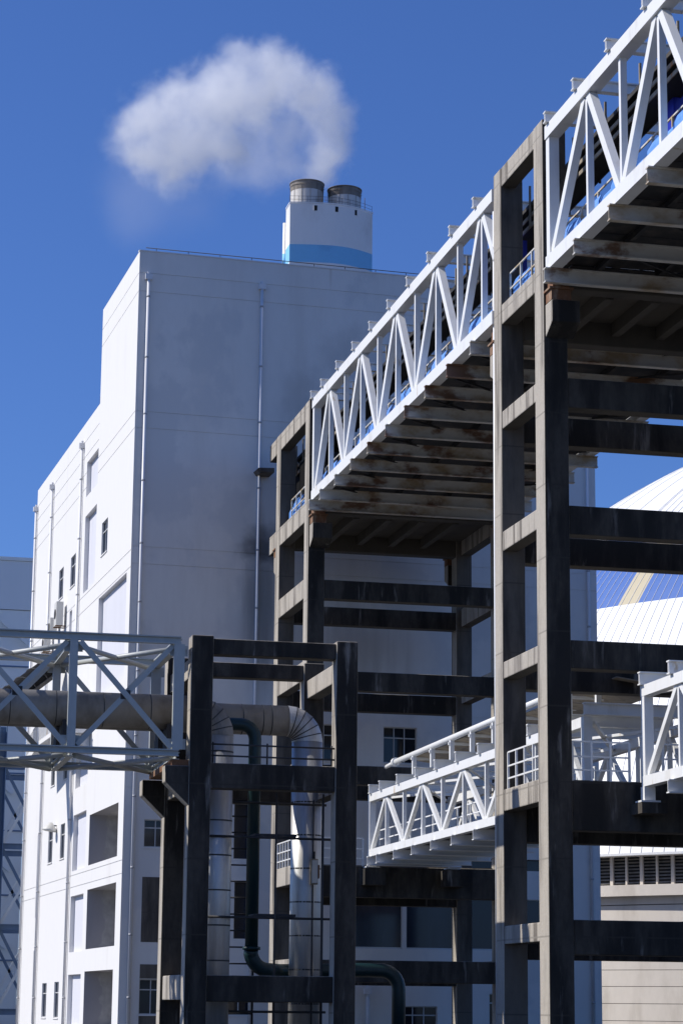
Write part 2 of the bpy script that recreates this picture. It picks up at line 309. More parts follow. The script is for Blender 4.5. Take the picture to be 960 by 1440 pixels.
def window(parent, P, a, b, c, d, dep, cols=(.36,), row=.70, gm='glass', fw=.05):
    """a pane with its own frame and bars set back in an opening"""
    def pb(mb, u0, u1, z0, z1, d0, d1):
        pts = [Vector(P(u, z, q)) for u in (u0, u1) for z in (z0, z1) for q in (d0, d1)]
        xs = [p.x for p in pts]; ys = [p.y for p in pts]; zz = [p.z for p in pts]; mb.box(min(xs), max(xs), min(ys), max(ys), min(zz), max(zz))
    m1 = MB(); pb(m1, a, b, c, d, dep-.04, dep-.01); o = m1.build('window', gm, parent, True)
    mf = MB()
    for q in ((a, a+fw, c, d), (b-fw, b, c, d), (a+fw, b-fw, c, c+fw), (a+fw, b-fw, d-fw, d)): pb(mf, *q, dep-.10, dep-.045)
    mf.build('frame', 'frame', o, True)
    zr = c+(d-c)*row
    if gm == 'glass': ms = MB(); pb(ms, a-.06, b+.06, c-.07, c-.004, -.05, dep-.12); ms.build('sill', 'plaster', o, True)
    ml = MB(); pb(ml, a+fw, b-fw, zr-.03, zr+.03, dep-.09, dep-.045); ml.build('transom', 'frame', o, True)
    for k in cols:
        uu = a+(b-a)*k; mm = MB(); pb(mm, uu-.025, uu+.025, c+fw, d-fw, dep-.085, dep-.048); mm.build('mullion', 'frame', o, True)
for q in winF: window(bl, PF, *q, .22, cols=(.33, .64) if q[1]-q[0] > 1.8 else (.36,))
for q in panF: window(bl, PF, *q, .2, cols=(), row=.02, gm='dark_glass')
box('raw_patch', bl, 1.06, 2.6, -.012, .05, 4.85, 8.1, 'grey_concrete', local=True)
box('raw_patch', bl, 1.06, 2.95, -.012, .05, 3.05, 3.75, 'grey_concrete', local=True)
box('raw_patch', bl, 1.06, 2.95, -.012, .05, .3, 1.24, 'grey_concrete', local=True)
# left face, tall and low part
panL = [(11.1, 15.2, 30.9, 33.0), (11.1, 15.2, 25.15, 29.72), (1.1, 9.6, 18.35, 23.93), (11.45, 15.6, 13.84, 17.6), (11.45, 15.8, 9.16, 12.33), (11.55, 15.9, 4.62, 7.75), (11.6, 15.9, .5, 3.38)]
nicL = [(1.5, 10.3, 9.2, 11.95), (1.52, 10.3, 4.68, 7.88), (1.7, 10.4, .6, 3.5)]
winL = [(7.4, 9.3, 26.28, 28.16), (18.3, 20.1, 26.28, 28.16), (22.9, 24.65, 26.28, 28.16), (18.9, 20.5, 10.12, 12.15), (23.5, 25.2, 10.12, 12.08), (19.2, 20.85, .97, 3.02), (23.85, 25.6, .97, 2.98), (18.7, 20.2, 14.75, 16.8), (23.5, 25.0, 14.78, 16.8)]
sloL = [(28.45, 29.45, 31.0, 33.1), (28.45, 29.4, 25.3, 29.62), (19.0, 19.9, 22.6, 24.85), (28.5, 29.3, 13.64, 19.0), (28.6, 29.7, 7.0, 12.2), (28.6, 29.7, .6, 5.0), (28.5, 29.4, 20.0, 24.0)]
hl = [(*q, .26, 0, 1) for q in panL] + [(*q, 2.6, 2, 2) for q in nicL] + [(*q, .16, 0, None) for q in winL] + [(*q, .2, 0, 1) for q in sloL]
gl_t = grooves(0, V1, (40.03, 39.01)); gl_all = (32.4, 31.5, 24.95, 24.05, 8.92, 8.25)
def splitg(vmin, vmax, zs, blockers):
    out = []
    for z in zs:
        bs = sorted((h[0], h[1]) for h in blockers if h[2]-.05 < z < h[3]+.05); v = vmin
        for a, b in bs:
            if a > v and a < vmax: out.append((v, a, z-.022, z+.022, .03, 0, 0))
            v = max(v, b)
        if v < vmax: out.append((v, vmax, z-.022, z+.022, .03, 0, 0))
    return out
mb = MB()
t_h = [h for h in hl if h[1] <= V1+.01]
wall(mb, 0, V1, 0, HT, t_h + gl_t + splitg(0, V1, gl_all, t_h), PL)
mb.build('wall', ['plaster', 'panel', 'niche'], bl, True)
l_h = [(max(h[0], V1), *h[1:]) for h in hl if h[1] > V1]
mb = MB(); wall(mb, V1, V2, 0, HL, l_h + splitg(V1, V2, gl_all + (34.45, 33.5), l_h), PL)
mb.build('wall', ['plaster', 'panel', 'niche'], bl, True)
for q in winL: window(bl, PL, *q, .16, cols=(.5,), gm='panel_glass' if False else 'glass')
# remaining walls and roofs
mb = MB(); mb.quad([(U1, 0, 0), (U1, V2, 0), (U1, V2, HL), (U1, 0, HL)]); mb.quad([(U1, 0, HL), (U1, V1, HL), (U1, V1, HT), (U1, 0, HT)])
mb.build('wall', 'plaster', bl, True)
mb = MB(); mb.quad([(0, V2, 0), (U1, V2, 0), (U1, V2, HL), (0, V2, HL)]); mb.quad([(0, V1, HL), (U1, V1, HL), (U1, V1, HT), (0, V1, HT)])
mb.build('wall', 'plaster', bl, True)
mb = MB(); mb.quad([(0, 0, HT), (U1, 0, HT), (U1, V1, HT), (0, V1, HT)]); mb.quad([(0, V1, HL), (U1, V1, HL), (U1, V2, HL), (0, V2, HL)])
mb.build('roof', 'grey_concrete', bl, True)
box('coping', bl, -.03, U1+.03, -.03, .3, HT+.003, HT+.06, 'plaster', local=True)
mb = MB(); mb.tube([(.35, .1, HT+.24), (U1-.3, .1, HT+.24)], .022, 6); rr = mb.build('lightning_conductor', 'dark_steel', bl, True)
for k in range(15):
    box('bracket', rr, .9+1.75*k, .93+1.75*k, .085, .115, HT+.05, HT+.22, 'dark_steel', local=True)
def downpipe(x, y, ztop, zbot, off, axis, hop=True):
    px, py = (x, -off) if axis == 'f' else (-off, y)
    o = MB().tube([(px, py, zbot), (px, py, ztop-.3)], .085, 10).build('downpipe', 'pvc', bl, True)
    k = 0; z = zbot+2.
    while z < ztop-.6:
        MB().tube([(px, py, z-.05), (px, py, z+.05)], .098, 10).build('pipe_joint', 'pvc_joint', o, True); z += 3.1+.25*((k*7) % 3); k += 1
    if hop:
        mh = MB(); mh.box(px-.19, px+.19, py-.10, py+.16, ztop-.3, ztop); mh.box(px-.06, px+.06, py-.06, py+.12, ztop, ztop+.14); mh.build('hopper_head', 'pvc', o, True)
for u, zt in ((.5, 39.95), (6.72, 39.98), (25.38, 39.9), (12.95, 2.7)): downpipe(u, 0, zt, .1, .13, 'f')
for v, zt in ((16.45, 34.45), (28.0, 34.4), (35.1, 34.4)): downpipe(0, v, zt, .1, .13, 'l')
MB().prism([(6.45, 0, 29.52), (6.6, 0, 29.32), (7.3, 0, 29.32), (7.3, 0, 29.56)], (0, -1.2, 0)).build('ledge', 'grey_concrete', bl, True)
box('vent_cowl', bl, .05, .35, V1+.1, V1+.4, HL+.02, HL+.5, 'dark_steel', local=True)

# things fixed to the left side of the building
BR = Matrix.Rotation(DB, 4, 'Z'); BO = Vector((15.56, 118.26, 0))
def B(u, v, z): return BO + BR @ Vector((u, v, z))
for i, (v, z, lab, s) in enumerate(((21.6, 24.2, 'largest off-white air conditioner box on the white wall beside the small slot window', 1.0), (23.9, 23.9, 'middle off-white air conditioner box on the white wall above the pipe bridge', .9), (26.3, 23.3, 'lowest off-white air conditioner box, farthest along the white wall', .85))):
    ac = thing('air_conditioner', B(0, v, z), lab, 'air conditioner', 'air conditioner units on the white wall', DB)
    h = 1.45*s if i == 0 else 1.25*s
    box('casing', ac, -.62, -.2, -.45*s, .45*s, 0, h, 'cast', local=True)
    MB().tube([(-.63, 0, h*.5), (-.655, 0, h*.5)], .3*s, 20).build('fan_grille', 'dark_steel', ac, True)
    mbk = MB(); mbk.box(-.66, 0, -.4*s, -.34*s, -.07, -.004); mbk.box(-.66, 0, .34*s, .40*s, -.07, -.004); mbk.build('bracket', 'rusty', ac, True)
lp = thing('wall_lamp', B(0, 22.1, 12.0), 'grey cone-shaped wall lamp between two small windows of the white wall', 'lamp', rotz=DB)
MB().tube([(0, 0, .2), (-.35, 0, .2)], .04, 8).build('arm', 'dark_steel', lp, True)
MB().tube([(-.35, 0, .38), (-.40, 0, .0), (-.42, 0, -.12)], [.10, .40, .46], 14).build('shade', 'cast', lp, True)

# ------------------------------------------------------------------ chimney far behind
ch = thing('chimney', (97, 446, 0), 'white twin-flue chimney with blue band rising behind the roof', 'chimney')
def stack_ring(z, g=0.):
    """oblong plan: flat left end, slightly bowed front"""
    pts = []
    x0, x1 = 88.2-g, 105.9+g
    for i in range(21):
        t = i/20; x = x0+(x1-x0)*t; pts.append((x, 440.2 - 1.6*math.sin(math.pi*(t*.8+.06))+ 2.6*(max(0, t-.45)/.55)**2 - g, z))
    pts += [(x1, 449.5, z), (x1-3, 452, z), (x0+2.6, 452, z), (x0, 444.0, z)]
    return pts
def stack_band(z0, z1, m, name):
    mb = MB(); a, b = stack_ring(z0), stack_ring(z1); n = len(a)
    for i in range(n): mb.quad([a[i], a[(i+1) % n], b[(i+1) % n], b[i]], 0, i < 20)
    return weld(mb.build(name, m, ch))
stack_band(0, 149.0, 'stack_white', 'shaft'); stack_band(149.0, 152.75, 'stack_blue', 'blue_band'); sh = stack_band(152.75, 161.5, 'stack_white', 'shaft')
MB().quad(stack_ring(161.45)).build('cap_slab', 'grey_concrete', ch)
mb = MB(); a = stack_ring(161.5, .12); b = stack_ring(161.75, .12)
for i in range(len(a)): mb.quad([a[i], a[(i+1) % len(a)], b[(i+1) % len(a)], b[i]])
mb.build('rim', 'stack_white', ch)
for x in (93.3, 97.6, 101.75):
    t = (x-88.2)/17.7; yf = 440.2-1.6*math.sin(math.pi*(t*.8+.06))+2.6*(max(0, t-.45)/.55)**2
    o = box('vent_opening', ch, x-.32, x+.32, yf-.06, yf+.5, 160.0, 161.1, 'black')
    for q in ((-.40, -.325), (.325, .40)): box('surround', o, x+q[0], x+q[1], yf-.12, yf+.3, 159.95, 161.15, 'stack_white')
for cx, ztop in ((92.95, 167.9), (100.9, 167.3)):
    cy = 446.2; r = 3.42
    mb = MB().tube([(cx, cy, 161.4), (cx, cy, ztop-1.75)], r, 40, cap=False); fl = mb.build('flue', 'flue', ch)
    MB().tube([(cx, cy, ztop-1.75), (cx, cy, ztop)], r+.03, 40, cap=False).build('sooty_top', 'flue_dark', fl)
    MB().tube([(cx, cy, ztop-.75), (cx, cy, ztop-.5)], r+.16, 40, cap=False).build('collar', 'flue_dark', fl)
    MB().tube([(cx, cy, ztop), (cx, cy, ztop+.18)], r+.2, 40).build('lip', 'flue_dark', fl)
    mb = MB()
    for k in range(12):
        an = 2*math.pi*k/12; mb.bar((cx+math.cos(an)*(r+.05), cy+math.sin(an)*(r+.05), 161.6), (cx+math.cos(an)*(r+.05), cy+math.sin(an)*(r+.05), ztop-.9), .06, .06)
    mb.build('stiffener', 'flue_dark', fl)
mb = MB()
for zz in (162.5, 163.2): mb.tube([Vector(p)+Vector((0, .5, 0)) for p in stack_ring(zz)[:21]], .03, 6)
rl = mb.build('guard_rail', 'dark_steel', ch)
for i in range(0, 21, 2):
    p = stack_ring(161.6)[i]; MB().tube([(p[0], p[1]+.5, 161.6), (p[0], p[1]+.5, 163.25)], .03, 6).build('rail_post', 'dark_steel', rl)
for x, h in ((94.9, 1.9), (95.9, 2.2), (103.9, 2.6)): MB().tube([(x, 440.6, 161.6), (x, 440.6, 161.6+h)], .06, 6).build('lightning_rod', 'rusty', ch)
MB().tube([(88.9, 449.0, 0), (88.9, 449.0, 160.3)], .33, 16).build('riser_pipe', 'stack_white', ch)
MB().tube([(88.9, 449.0, 149.9), (88.9, 449.0, 153.6)], .345, 16).build('blue_band', 'stack_blue', ch)

# ------------------------------------------------------------------ steam plume (a real volume leaving the flues)
PX = 1/6.66
def plume():
    blobs = [(452, 232, 24), (464, 208, 29), (470, 178, 30), (464, 148, 36), (440, 122, 38), (410, 106, 38), (380, 98, 36), (340, 92, 32), (355, 130, 46), (310, 130, 42), (270, 148, 40), (300, 175, 50), (232, 168, 38), (204, 190, 36), (228, 218, 42), (265, 212, 45), (320, 200, 40), (200, 226, 24), (240, 252, 22)]
    thin = [(205, 285, 75), (275, 262, 65)]
    wisp = [(408, 180, 60), (430, 190, 40), (372, 218, 52), (425, 224, 38), (250, 262, 34), (330, 232, 40), (185, 215, 36)]
    def cpos(px, py, dy):                   # the steam drifts left and towards the viewer
        k = (446-(450-px)*.075)/446; return Vector(((90.88+(px-420)*.1505)*k, 446*k+dy, 1.7+(185.5-(py-130)*.158+(px-420)*.002)*k))
    random.seed(5)
    B1 = [(cpos(x, y, random.uniform(-1.5, 1.5)), r*PX*1.40) for x, y, r in blobs]; B2 = [(cpos(x, y, 0), r*PX*1.25) for x, y, r in thin]; B3 = [(cpos(x, y, 0), r*PX*1.25) for x, y, r in wisp]
    allb = B1+B2+B3
    lo = [min(c[i]-r for c, r in allb)-1 for i in range(3)]; hi = [max(c[i]+r for c, r in allb)+1 for i in range(3)]
    o = MB().box(lo[0], hi[0], lo[1], hi[1], lo[2], hi[2]).build('steam_plume', M['plaster'])
    m = bpy.data.materials.new('white_steam'); m.use_nodes = True; t = m.node_tree; t.nodes.clear()
    out = _n(t, 'ShaderNodeOutputMaterial'); v = _n(t, 'ShaderNodeVolumePrincipled'); t.links.new(v.outputs[0], out.inputs['Volume'])
    v.inputs['Color'].default_value = (.998, .998, .998, 1); v.inputs['Anisotropy'].default_value = .0
    g = _n(t, 'ShaderNodeNewGeometry').outputs['Position']
    def M1(op, a, b=0., c=None):
        n = _n(t, 'ShaderNodeMath', operation=op)
        for i, q in enumerate((a, b) if c is None else (a, b, c)):
            if isinstance(q, (int, float)): n.inputs[i].default_value = q
            else: t.links.new(q, n.inputs[i])
        return n.outputs[0]
    nz = _n(t, 'ShaderNodeTexNoise'); nz.inputs['Scale'].default_value = .20; nz.inputs['Detail'].default_value = 8; nz.inputs['Roughness'].default_value = .62; nz.inputs['Distortion'].default_value = .35
    t.links.new(g, nz.inputs['Vector'])
    n2 = _n(t, 'ShaderNodeTexNoise'); n2.inputs['Scale'].default_value = .07; n2.inputs['Detail'].default_value = 3; t.links.new(g, n2.inputs['Vector'])
    def field(bs):
        f = None
        for c, r in bs:
            d = _n(t, 'ShaderNodeVectorMath', operation='DISTANCE'); t.links.new(g, d.inputs[0]); d.inputs[1].default_value = c
            q = M1('SUBTRACT', 1., M1('MULTIPLY', d.outputs['Value'], 1/r))
            if f is None: f = q
            else:
                n = _n(t, 'ShaderNodeMath', operation='SMOOTH_MAX'); n.inputs[2].default_value = .25; t.links.new(f, n.inputs[0]); t.links.new(q, n.inputs[1]); f = n.outputs[0]
        return f
    f1 = M1('ADD', field(B1), M1('MULTIPLY', M1('SUBTRACT', nz.outputs[0], .5), 1.7))
    mr = _n(t, 'ShaderNodeMapRange'); mr.interpolation_type = 'SMOOTHSTEP'; mr.inputs[1].default_value = .04; mr.inputs[2].default_value = .80; mr.inputs[4].default_value = .135; t.links.new(f1, mr.inputs[0])
    f2 = M1('ADD', field(B2), M1('MULTIPLY', M1('SUBTRACT', n2.outputs[0], .5), 1.0))
    m2 = _n(t, 'ShaderNodeMapRange'); m2.interpolation_type = 'SMOOTHSTEP'; m2.inputs[1].default_value = .1; m2.inputs[2].default_value = .9; m2.inputs[4].default_value = .009; t.links.new(f2, m2.inputs[0])
    f3 = M1('ADD', field(B3), M1('MULTIPLY', M1('SUBTRACT', nz.outputs[0], .5), 1.6))
    m3 = _n(t, 'ShaderNodeMapRange'); m3.interpolation_type = 'SMOOTHSTEP'; m3.inputs[1].default_value = .05; m3.inputs[2].default_value = 1.0; m3.inputs[4].default_value = .055; t.links.new(f3, m3.inputs[0])
    t.links.new(M1('ADD', M1('ADD', mr.outputs[0], m2.outputs[0]), m3.outputs[0]), v.inputs['Density'])
    o.data.materials.clear(); o.data.materials.append(m)
    tag(o, 'white steam plume drifting left from the twin-flue chimney', 'steam', kind='stuff')
plume()

# ------------------------------------------------------------------ storage dome on the right
DC = Vector((106.32, 203.95, -2.36)); DR = 61.07
dm = thing('storage_dome', (DC.x, DC.y, 0), 'huge white domed store with blue band and tan stripe behind the towers', 'storage dome')
def dp(az, z, off=0.):
    r = math.sqrt(DR*DR-(z-DC.z)**2); k = (DR+off)/DR; return Vector((DC.x+r*k*math.cos(R(az)), DC.y+r*k*math.sin(R(az)), DC.z+(z-DC.z)*k))
def cp(az, z, r): return Vector((DC.x+r*math.cos(R(az)), DC.y+r*math.sin(R(az)), z))
def dome_band(zs, name, az0=-270, az1=90, step=.9, m=None):
    mb = MB(); n = max(1, int(round((az1-az0)/step)))
    for j in range(len(zs)-1):
        for i in range(n):
            a0, a1 = az0+(az1-az0)*i/n, az0+(az1-az0)*(i+1)/n
            mb.quad([dp(a0, zs[j]), dp(a1, zs[j]), dp(a1, zs[j+1]), dp(a0, zs[j+1])], 0, True)
    return mb.build(name, m, dm)
lin = lambda a, b, n: [a+(b-a)*i/n for i in range(n+1)]
PA, PB = -158.4, -134.4
dome_band(lin(13.3, 34.4, 16), 'roof_skirt', az0=PB, az1=PA+360, m='dome_white')
for i in range(26): dome_band(lin(13.3, 34.4, 16), 'roof_sheet', az0=PA+(PB-PA)*i/26, az1=PA+(PB-PA)*(i+1)/26, m='dome_white')
dome_band(lin(34.4, 42.0, 8), 'blue_band', az0=PB, az1=PA+360, m='dome_blue')
for i in range(9): dome_band(lin(34.4, 42.0, 8), 'roof_sheet', az0=PA+8.35*i/9, az1=PA+8.35*(i+1)/9, m='dome_blue')
dome_band(lin(34.4, 42.0, 8), 'tan_stripe', az0=-150.05, az1=-147.55, step=.5, m='dome_tan')
for i in range(14): dome_band(lin(34.4, 42.0, 8), 'roof_sheet', az0=-147.55+(PB+147.55)*i/14, az1=-147.55+(PB+147.55)*(i+1)/14, m='dome_blue')
dome_band(lin(42.0, 58.6, 24), 'roof_cap', step=3., m='dome_white')
def ribs(z0, z1, az0, az1, step, name, m, hgt=.032, wid=.03, n=14):
    mb = MB(); az = az0
    while az <= az1:
        for j in range(n):
            za, zb = z0+(z1-z0)*j/n, z0+(z1-z0)*(j+1)/n
            wa = math.degrees(wid/math.sqrt(DR*DR-(za-DC.z)**2))/2; wb = math.degrees(wid/math.sqrt(DR*DR-(zb-DC.z)**2))/2
            A = [dp(az-wa, za), dp(az-wa, za, hgt), dp(az+wa, za, hgt), dp(az+wa, za)]; Bq = [dp(az-wb, zb), dp(az-wb, zb, hgt), dp(az+wb, zb, hgt), dp(az+wb, zb)]
            for q in range(3): mb.quad([A[q], A[q+1], Bq[q+1], Bq[q]])
        az += step
    o = mb.build(name, m, dm); o['kind'] = 'stuff'; return o
ribs(13.3, 34.4, -185, -95, .93, 'roof_seam', 'seam'); ribs(34.4, 42.0, -185, -95, .93, 'roof_seam', 'seam', n=6)
ribs(42.0, 54, -185, -154.6, 5, 'roof_seam', 'seam', wid=.02, n=12); ribs(42.0, 54, -154.6, -95, 1.3, 'roof_seam', 'seam', wid=.03, n=12)
# eave, louvre storey, ledge, wall courses
def ring(r0, r1, z0, z1, name, m, az0=-190, az1=-90, step=1., par=None):
    mb = MB(); n = int((az1-az0)/step)
    for i in range(n):
        a0, a1 = az0+step*i, az0+step*(i+1)
        mb.quad([cp(a0, z0, r1), cp(a1, z0, r1), cp(a1, z1, r1), cp(a0, z1, r1)], 0, True)
        mb.quad([cp(a0, z0, r0), cp(a1, z0, r0), cp(a1, z0, r1), cp(a0, z0, r1)])
        mb.quad([cp(a0, z1, r0), cp(a1, z1, r0), cp(a1, z1, r1), cp(a0, z1, r1)])
    return mb.build(name, m, par or dm)
RW = 57.6
ring(57.0, 59.05, 13.12, 13.3, 'eave', 'dome_white')
ring(55.0, RW-.25, 11.0, 13.1, 'louvre_backing', 'black')
sl_ = MB()
for k in range(8):
    z = 11.12+k*.25
    for i in range(70):
        a0 = -165+i; sl_.quad([cp(a0, z, RW-.02), cp(a0+1, z, RW-.02), cp(a0+1, z+.13, RW-.16), cp(a0, z+.13, RW-.16)])
o = sl_.build('louvre_slats', 'dull_clad', dm); o['kind'] = 'stuff'
for i in range(46):
    az = -165+i*1.325; p = cp(az, 0, RW); d = Vector((math.cos(R(az)), math.sin(R(az)), 0))
    wd = .26 if i % 2 == 0 else .15
    MB().bar(p+Vector((0, 0, 11.0)), p+Vector((0, 0, 13.12)), .2, wd, up=d.cross(Vector((0, 0, 1)))).build('louvre_post', 'beige', dm)
ring(RW-2, RW+.75, 10.15, 10.98, 'ledge', 'beige')
ring(RW-1, RW+.03, 9.55, 10.15, 'wall_course', 'beige')
zc = [9.5, 8.2, 6.95, 5.9, 4.7, 3.48, 2.22, .96, -.3]
for a, b in zip(zc[1:], zc[:-1]): ring(RW-1, RW, a+.02, b-.02, 'wall_course', 'beige')
ring(RW-2, RW-.06, 0, 11, 'inner_wall', 'grey_concrete')

# ------------------------------------------------------------------ concrete conveyor towers
XL0, XL1, XR0, XR1 = 22.56, 23.38, 31.92, 32.74
def tower(label, f0, f1, r0, r1, top, ylev, xlev, rear_ext=None, fl=None):
    o = thing('conveyor_tower', (27.6, (f0+r1)/2, 0), label, 'tower', 'concrete conveyor towers')
    for (x0, x1) in ((XL0, XL1), (XR0, XR1)):
        box('column', o, x0, x1, f0, f1, 0, top, 'concrete', front='stained_shade')
        box('column', o, x0, x1, r0, r1, 0, top, 'concrete', front='grey_concrete')  # rear column fronts get a darker concrete, part of their shade painted in
    e = .003
    for (x0, x1) in ((XL0+.02, XL1-.25), (XR0+.25, XR1-.02)):
        for (zt, zb) in ylev:
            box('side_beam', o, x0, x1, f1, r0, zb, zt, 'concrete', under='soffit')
            if rear_ext and zt > 25: box('side_beam', o, x0, x1, r1, rear_ext, zb, zt, 'concrete', front='stained_shade', under='soffit')
    for (zt, zb) in xlev:
        box('cross_beam', o, XL1, XR0, f0+.05, f0+.7, zb, zt, 'concrete', front='stained_shade', under='soffit')
        box('cross_beam', o, XL1, XR0, r0+.05, r0+.7, zb-.06, zt-.06, 'concrete', front='stained_shade', under='soffit')
    # corbels with rusty bearings carrying the conveyor bridge
    for (x0, x1) in ((XL0+.06, XL1+.2), (XR0-.2, XR1-.06)):
        for (y, s) in ((f0, -1), (r1, 1)):
            cbl = MB().prism([(x0, y, 24.36), (x0, y+s*.72, 24.36), (x0, y+s*.72, 23.62), (x0, y, 23.25)], (x1-x0, 0, 0)).build('corbel', 'concrete', o); shade_front(cbl)
            xa, xb = x0+.05, x0+.62
            ya, yb = sorted((y+s*.12, y+s*.66))
            box('bearing_pad', cbl, xa-.05, xb+.05, ya-.02, yb+.04, 24.364, 24.72, 'rusty')
            box('bearing_plate', cbl, xa-.12, xb+.12, ya-.08, yb+.1, 24.724, 24.79, 'rusty')
            box('bearing_post', cbl, xa, xb, ya, yb, 24.794, 25.34, 'rusty')
    # upper deck slab with joists
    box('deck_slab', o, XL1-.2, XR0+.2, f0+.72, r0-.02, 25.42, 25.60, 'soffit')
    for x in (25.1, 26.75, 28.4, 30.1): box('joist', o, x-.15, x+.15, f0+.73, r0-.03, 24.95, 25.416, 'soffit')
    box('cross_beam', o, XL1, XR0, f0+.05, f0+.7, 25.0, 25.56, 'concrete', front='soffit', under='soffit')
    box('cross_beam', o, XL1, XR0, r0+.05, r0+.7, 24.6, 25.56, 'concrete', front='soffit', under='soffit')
    box('deck_plate', o, XL1+.01, XR0-.01, f0-.5, f0+.71, 25.62, 25.66, 'dark_steel'); box('deck_plate', o, XL1+.01, XR0-.01, r0-.02, r1+.08, 25.62, 25.66, 'dark_steel')
    # lower deck
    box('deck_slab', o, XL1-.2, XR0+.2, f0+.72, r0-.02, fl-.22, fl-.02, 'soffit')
    return o
lev_n = [(30.85, 30.15), (25.8, 25.08), (21.95, 21.32), (17.7, 17.02), (13.2, 12.62), (8.9, 8.17), (4.4, 3.8)]
xlv_n = [(21.95, 20.95), (17.68, 16.72), (13.28, 12.36), (8.80, 7.22), (4.46, 3.38)]
tn = tower('nearest dark-fronted concrete tower between the two conveyor bridge spans', 70.0, 70.98, 74.82, 75.7, 30.85, lev_n, xlv_n, fl=8.9)
lev_f = [(30.62, 29.73), (25.65, 24.7), (21.9, 20.95), (17.9, 16.97), (13.2, 12.4), (8.35, 7.45), (3.95, 3.2)]
xlv_f = [(21.75, 20.83), (17.38, 16.45), (12.9, 12.0), (8.2, 6.76), (3.88, 2.86)]
tf = tower('farther concrete tower standing against the white building', 106.9, 107.88, 114.03, 115.0, 30.62, lev_f, xlv_f, rear_ext=117.0, fl=8.3)
# bearing ledges for the low bridge
for x in (25.75, 29.65):
    box('ledge', tn, x-.42, x+.42, 69.05, 70.04, 7.75, 8.08, 'stained_shade')
    box('ledge', tf, x-.5, x+.5, 105.95, 106.94, 7.3, 8.05, 'stained_shade')
def railing(parent, p0, p1, h, n, m, rails=(1., .62, .28), r=.03, name='guard_rail'):
    p0 = Vector(p0); p1 = Vector(p1); mb = MB()
    for k in rails: mb.bar(p0+Vector((0, 0, h*k)), p1+Vector((0, 0, h*k)), r*1.7, r*1.7)
    o = mb.build(name, m, parent)
    for i in range(n+1):
        p = p0.lerp(p1, i/n); MB().bar(p, p+Vector((0, 0, h)), r*2.3, r*2.3, up=(0, 1, 0)).build('rail_post', m, o)
    return o
railing(tn, (22.72, 71.05, 8.92), (22.72, 74.75, 8.92), 1.22, 4, 'white_steel')
railing(tn, (23.45, 70.2, 8.80), (25.35, 70.2, 8.80), 1.25, 3, 'white_steel')
railing(tn, (25.9, 70.6, 8.85), (31.8, 70.6, 8.85), 1.25, 8, 'white_steel')
railing(tf, (22.72, 107.95, 8.36), (22.72, 114.0, 8.36), 1.25, 9, 'white_steel')
railing(tf, (23.45, 107.0, 8.2), (25.4, 107.0, 8.2), 1.3, 4, 'white_steel')
railing(tf, (22.9, 108.0, 25.66), (22.9, 112.6, 25.66), 1.15, 4, 'rail_paint', rails=(1., .5))
railing(tn, (22.9, 71.0, 25.82), (22.9, 74.8, 25.82), 1.15, 3, 'rail_paint', rails=(1., .5))
MB().tube([(22.66, 75.9, 0), (22.66, 75.9, 29.6)], .075, 8).build('drain_pipe', 'pvc', tn)

# ------------------------------------------------------------------ white steel trussed conveyor bridges
def bridge(name, label, cat, group, y_far, y_near, xl, xr, zb0, zb1, zt0, zt1, tops, bots, floor, roof, sec, fb_h, rb_h, mat_u, skip_near=False):
    o = thing(name, ((xl+xr)/2, y_near, zb0), label, cat, group)
    cw, dg, vt, ep = sec
    for x in (xl, xr):
        sgn = 1 if x == xl else -1; xc = x+sgn*cw/2
        box('bottom_chord', o, xc-cw/2, xc+cw/2, y_near, y_far, zb0, zb1, 'white_steel')
        box('top_chord', o, xc-cw/2, xc+cw/2, y_near, y_far, zt0, zt1, 'white_steel')
        ys = sorted([y_far-ep/2-.02] + tops + bots + [y_near+ep/2+.02], reverse=True)
        for y in ((ys[0],) if skip_near else (ys[0], ys[-1])): box('end_post', o, xc-ep/2, xc+ep/2, y-ep/2, y+ep/2, zb1, zt0, 'white_steel')
        for y in tops: box('post', o, xc-vt*.6, xc+vt*.6, y-vt/2, y+vt/2, zb1, zt0, 'white_steel')
        for y in bots: box('post', o, xc-vt*.6, xc+vt*.6, y-vt/2, y+vt/2, zb1, zt0, 'white_steel')
        seq = []
        for y in ys: seq.append((y, 't' if y in tops else 'b'))
        for (ya, ka), (yb, kb) in zip(seq[:-1], seq[1:]):
            if ka == kb: continue
            if skip_near and yb == ys[-1]:       # the last diagonal meets the tower column half-way down
                MB().bar((xc, ya-dg*.62, zt0+.02), (xc, y_near+.02, zt0-2.1), dg, dg*.85, up=(1, 0, 0)).build('diagonal', 'white_steel', o); continue
            q = dg*.62
            za, zb = (zb1-.02, zt0+.02) if ka == 'b' else (zt0+.02, zb1-.02)
            MB().bar((xc, ya-q, za), (xc, yb+q, zb), dg, dg*.85, up=(1, 0, 0)).build('diagonal', 'white_steel', o)
        for y in tops: box('gusset', o, xc-.012*sgn-cw*.3, xc+cw*.3, y-.45, y+.45, zt0-.16, zt0+.002, 'white_steel') if False else None
    for y in floor: MB().ibeam((xl-.16, y, zb0-.006-fb_h/2), (xr+.16, y, zb0-.006-fb_h/2), fb_h, .24).build('floor_beam', mat_u, o)
    for y in roof:
        b = MB().ibeam((xl-.12, y, zt1+.004+rb_h/2), (xr+.12, y, zt1+.004+rb_h/2), rb_h, .26, tw=.025).build('roof_beam', 'white_steel', o)
        box('clip', b, xl-.10, xl+.06, y-.05, y+.05, zt1+.03, zt1+rb_h*.8, 'white_steel')
    return o
tops_f = [102.7-6.33*k for k in range(5)]; bots_f = [99.6-6.33*k for k in range(4)]
fl_f = [105.8]+[103.45-3.18*k for k in range(9)]; rf_f = [105.95]+[103.7-3.24*k for k in range(9)]
SEC = (.42, .30, .17, .34)
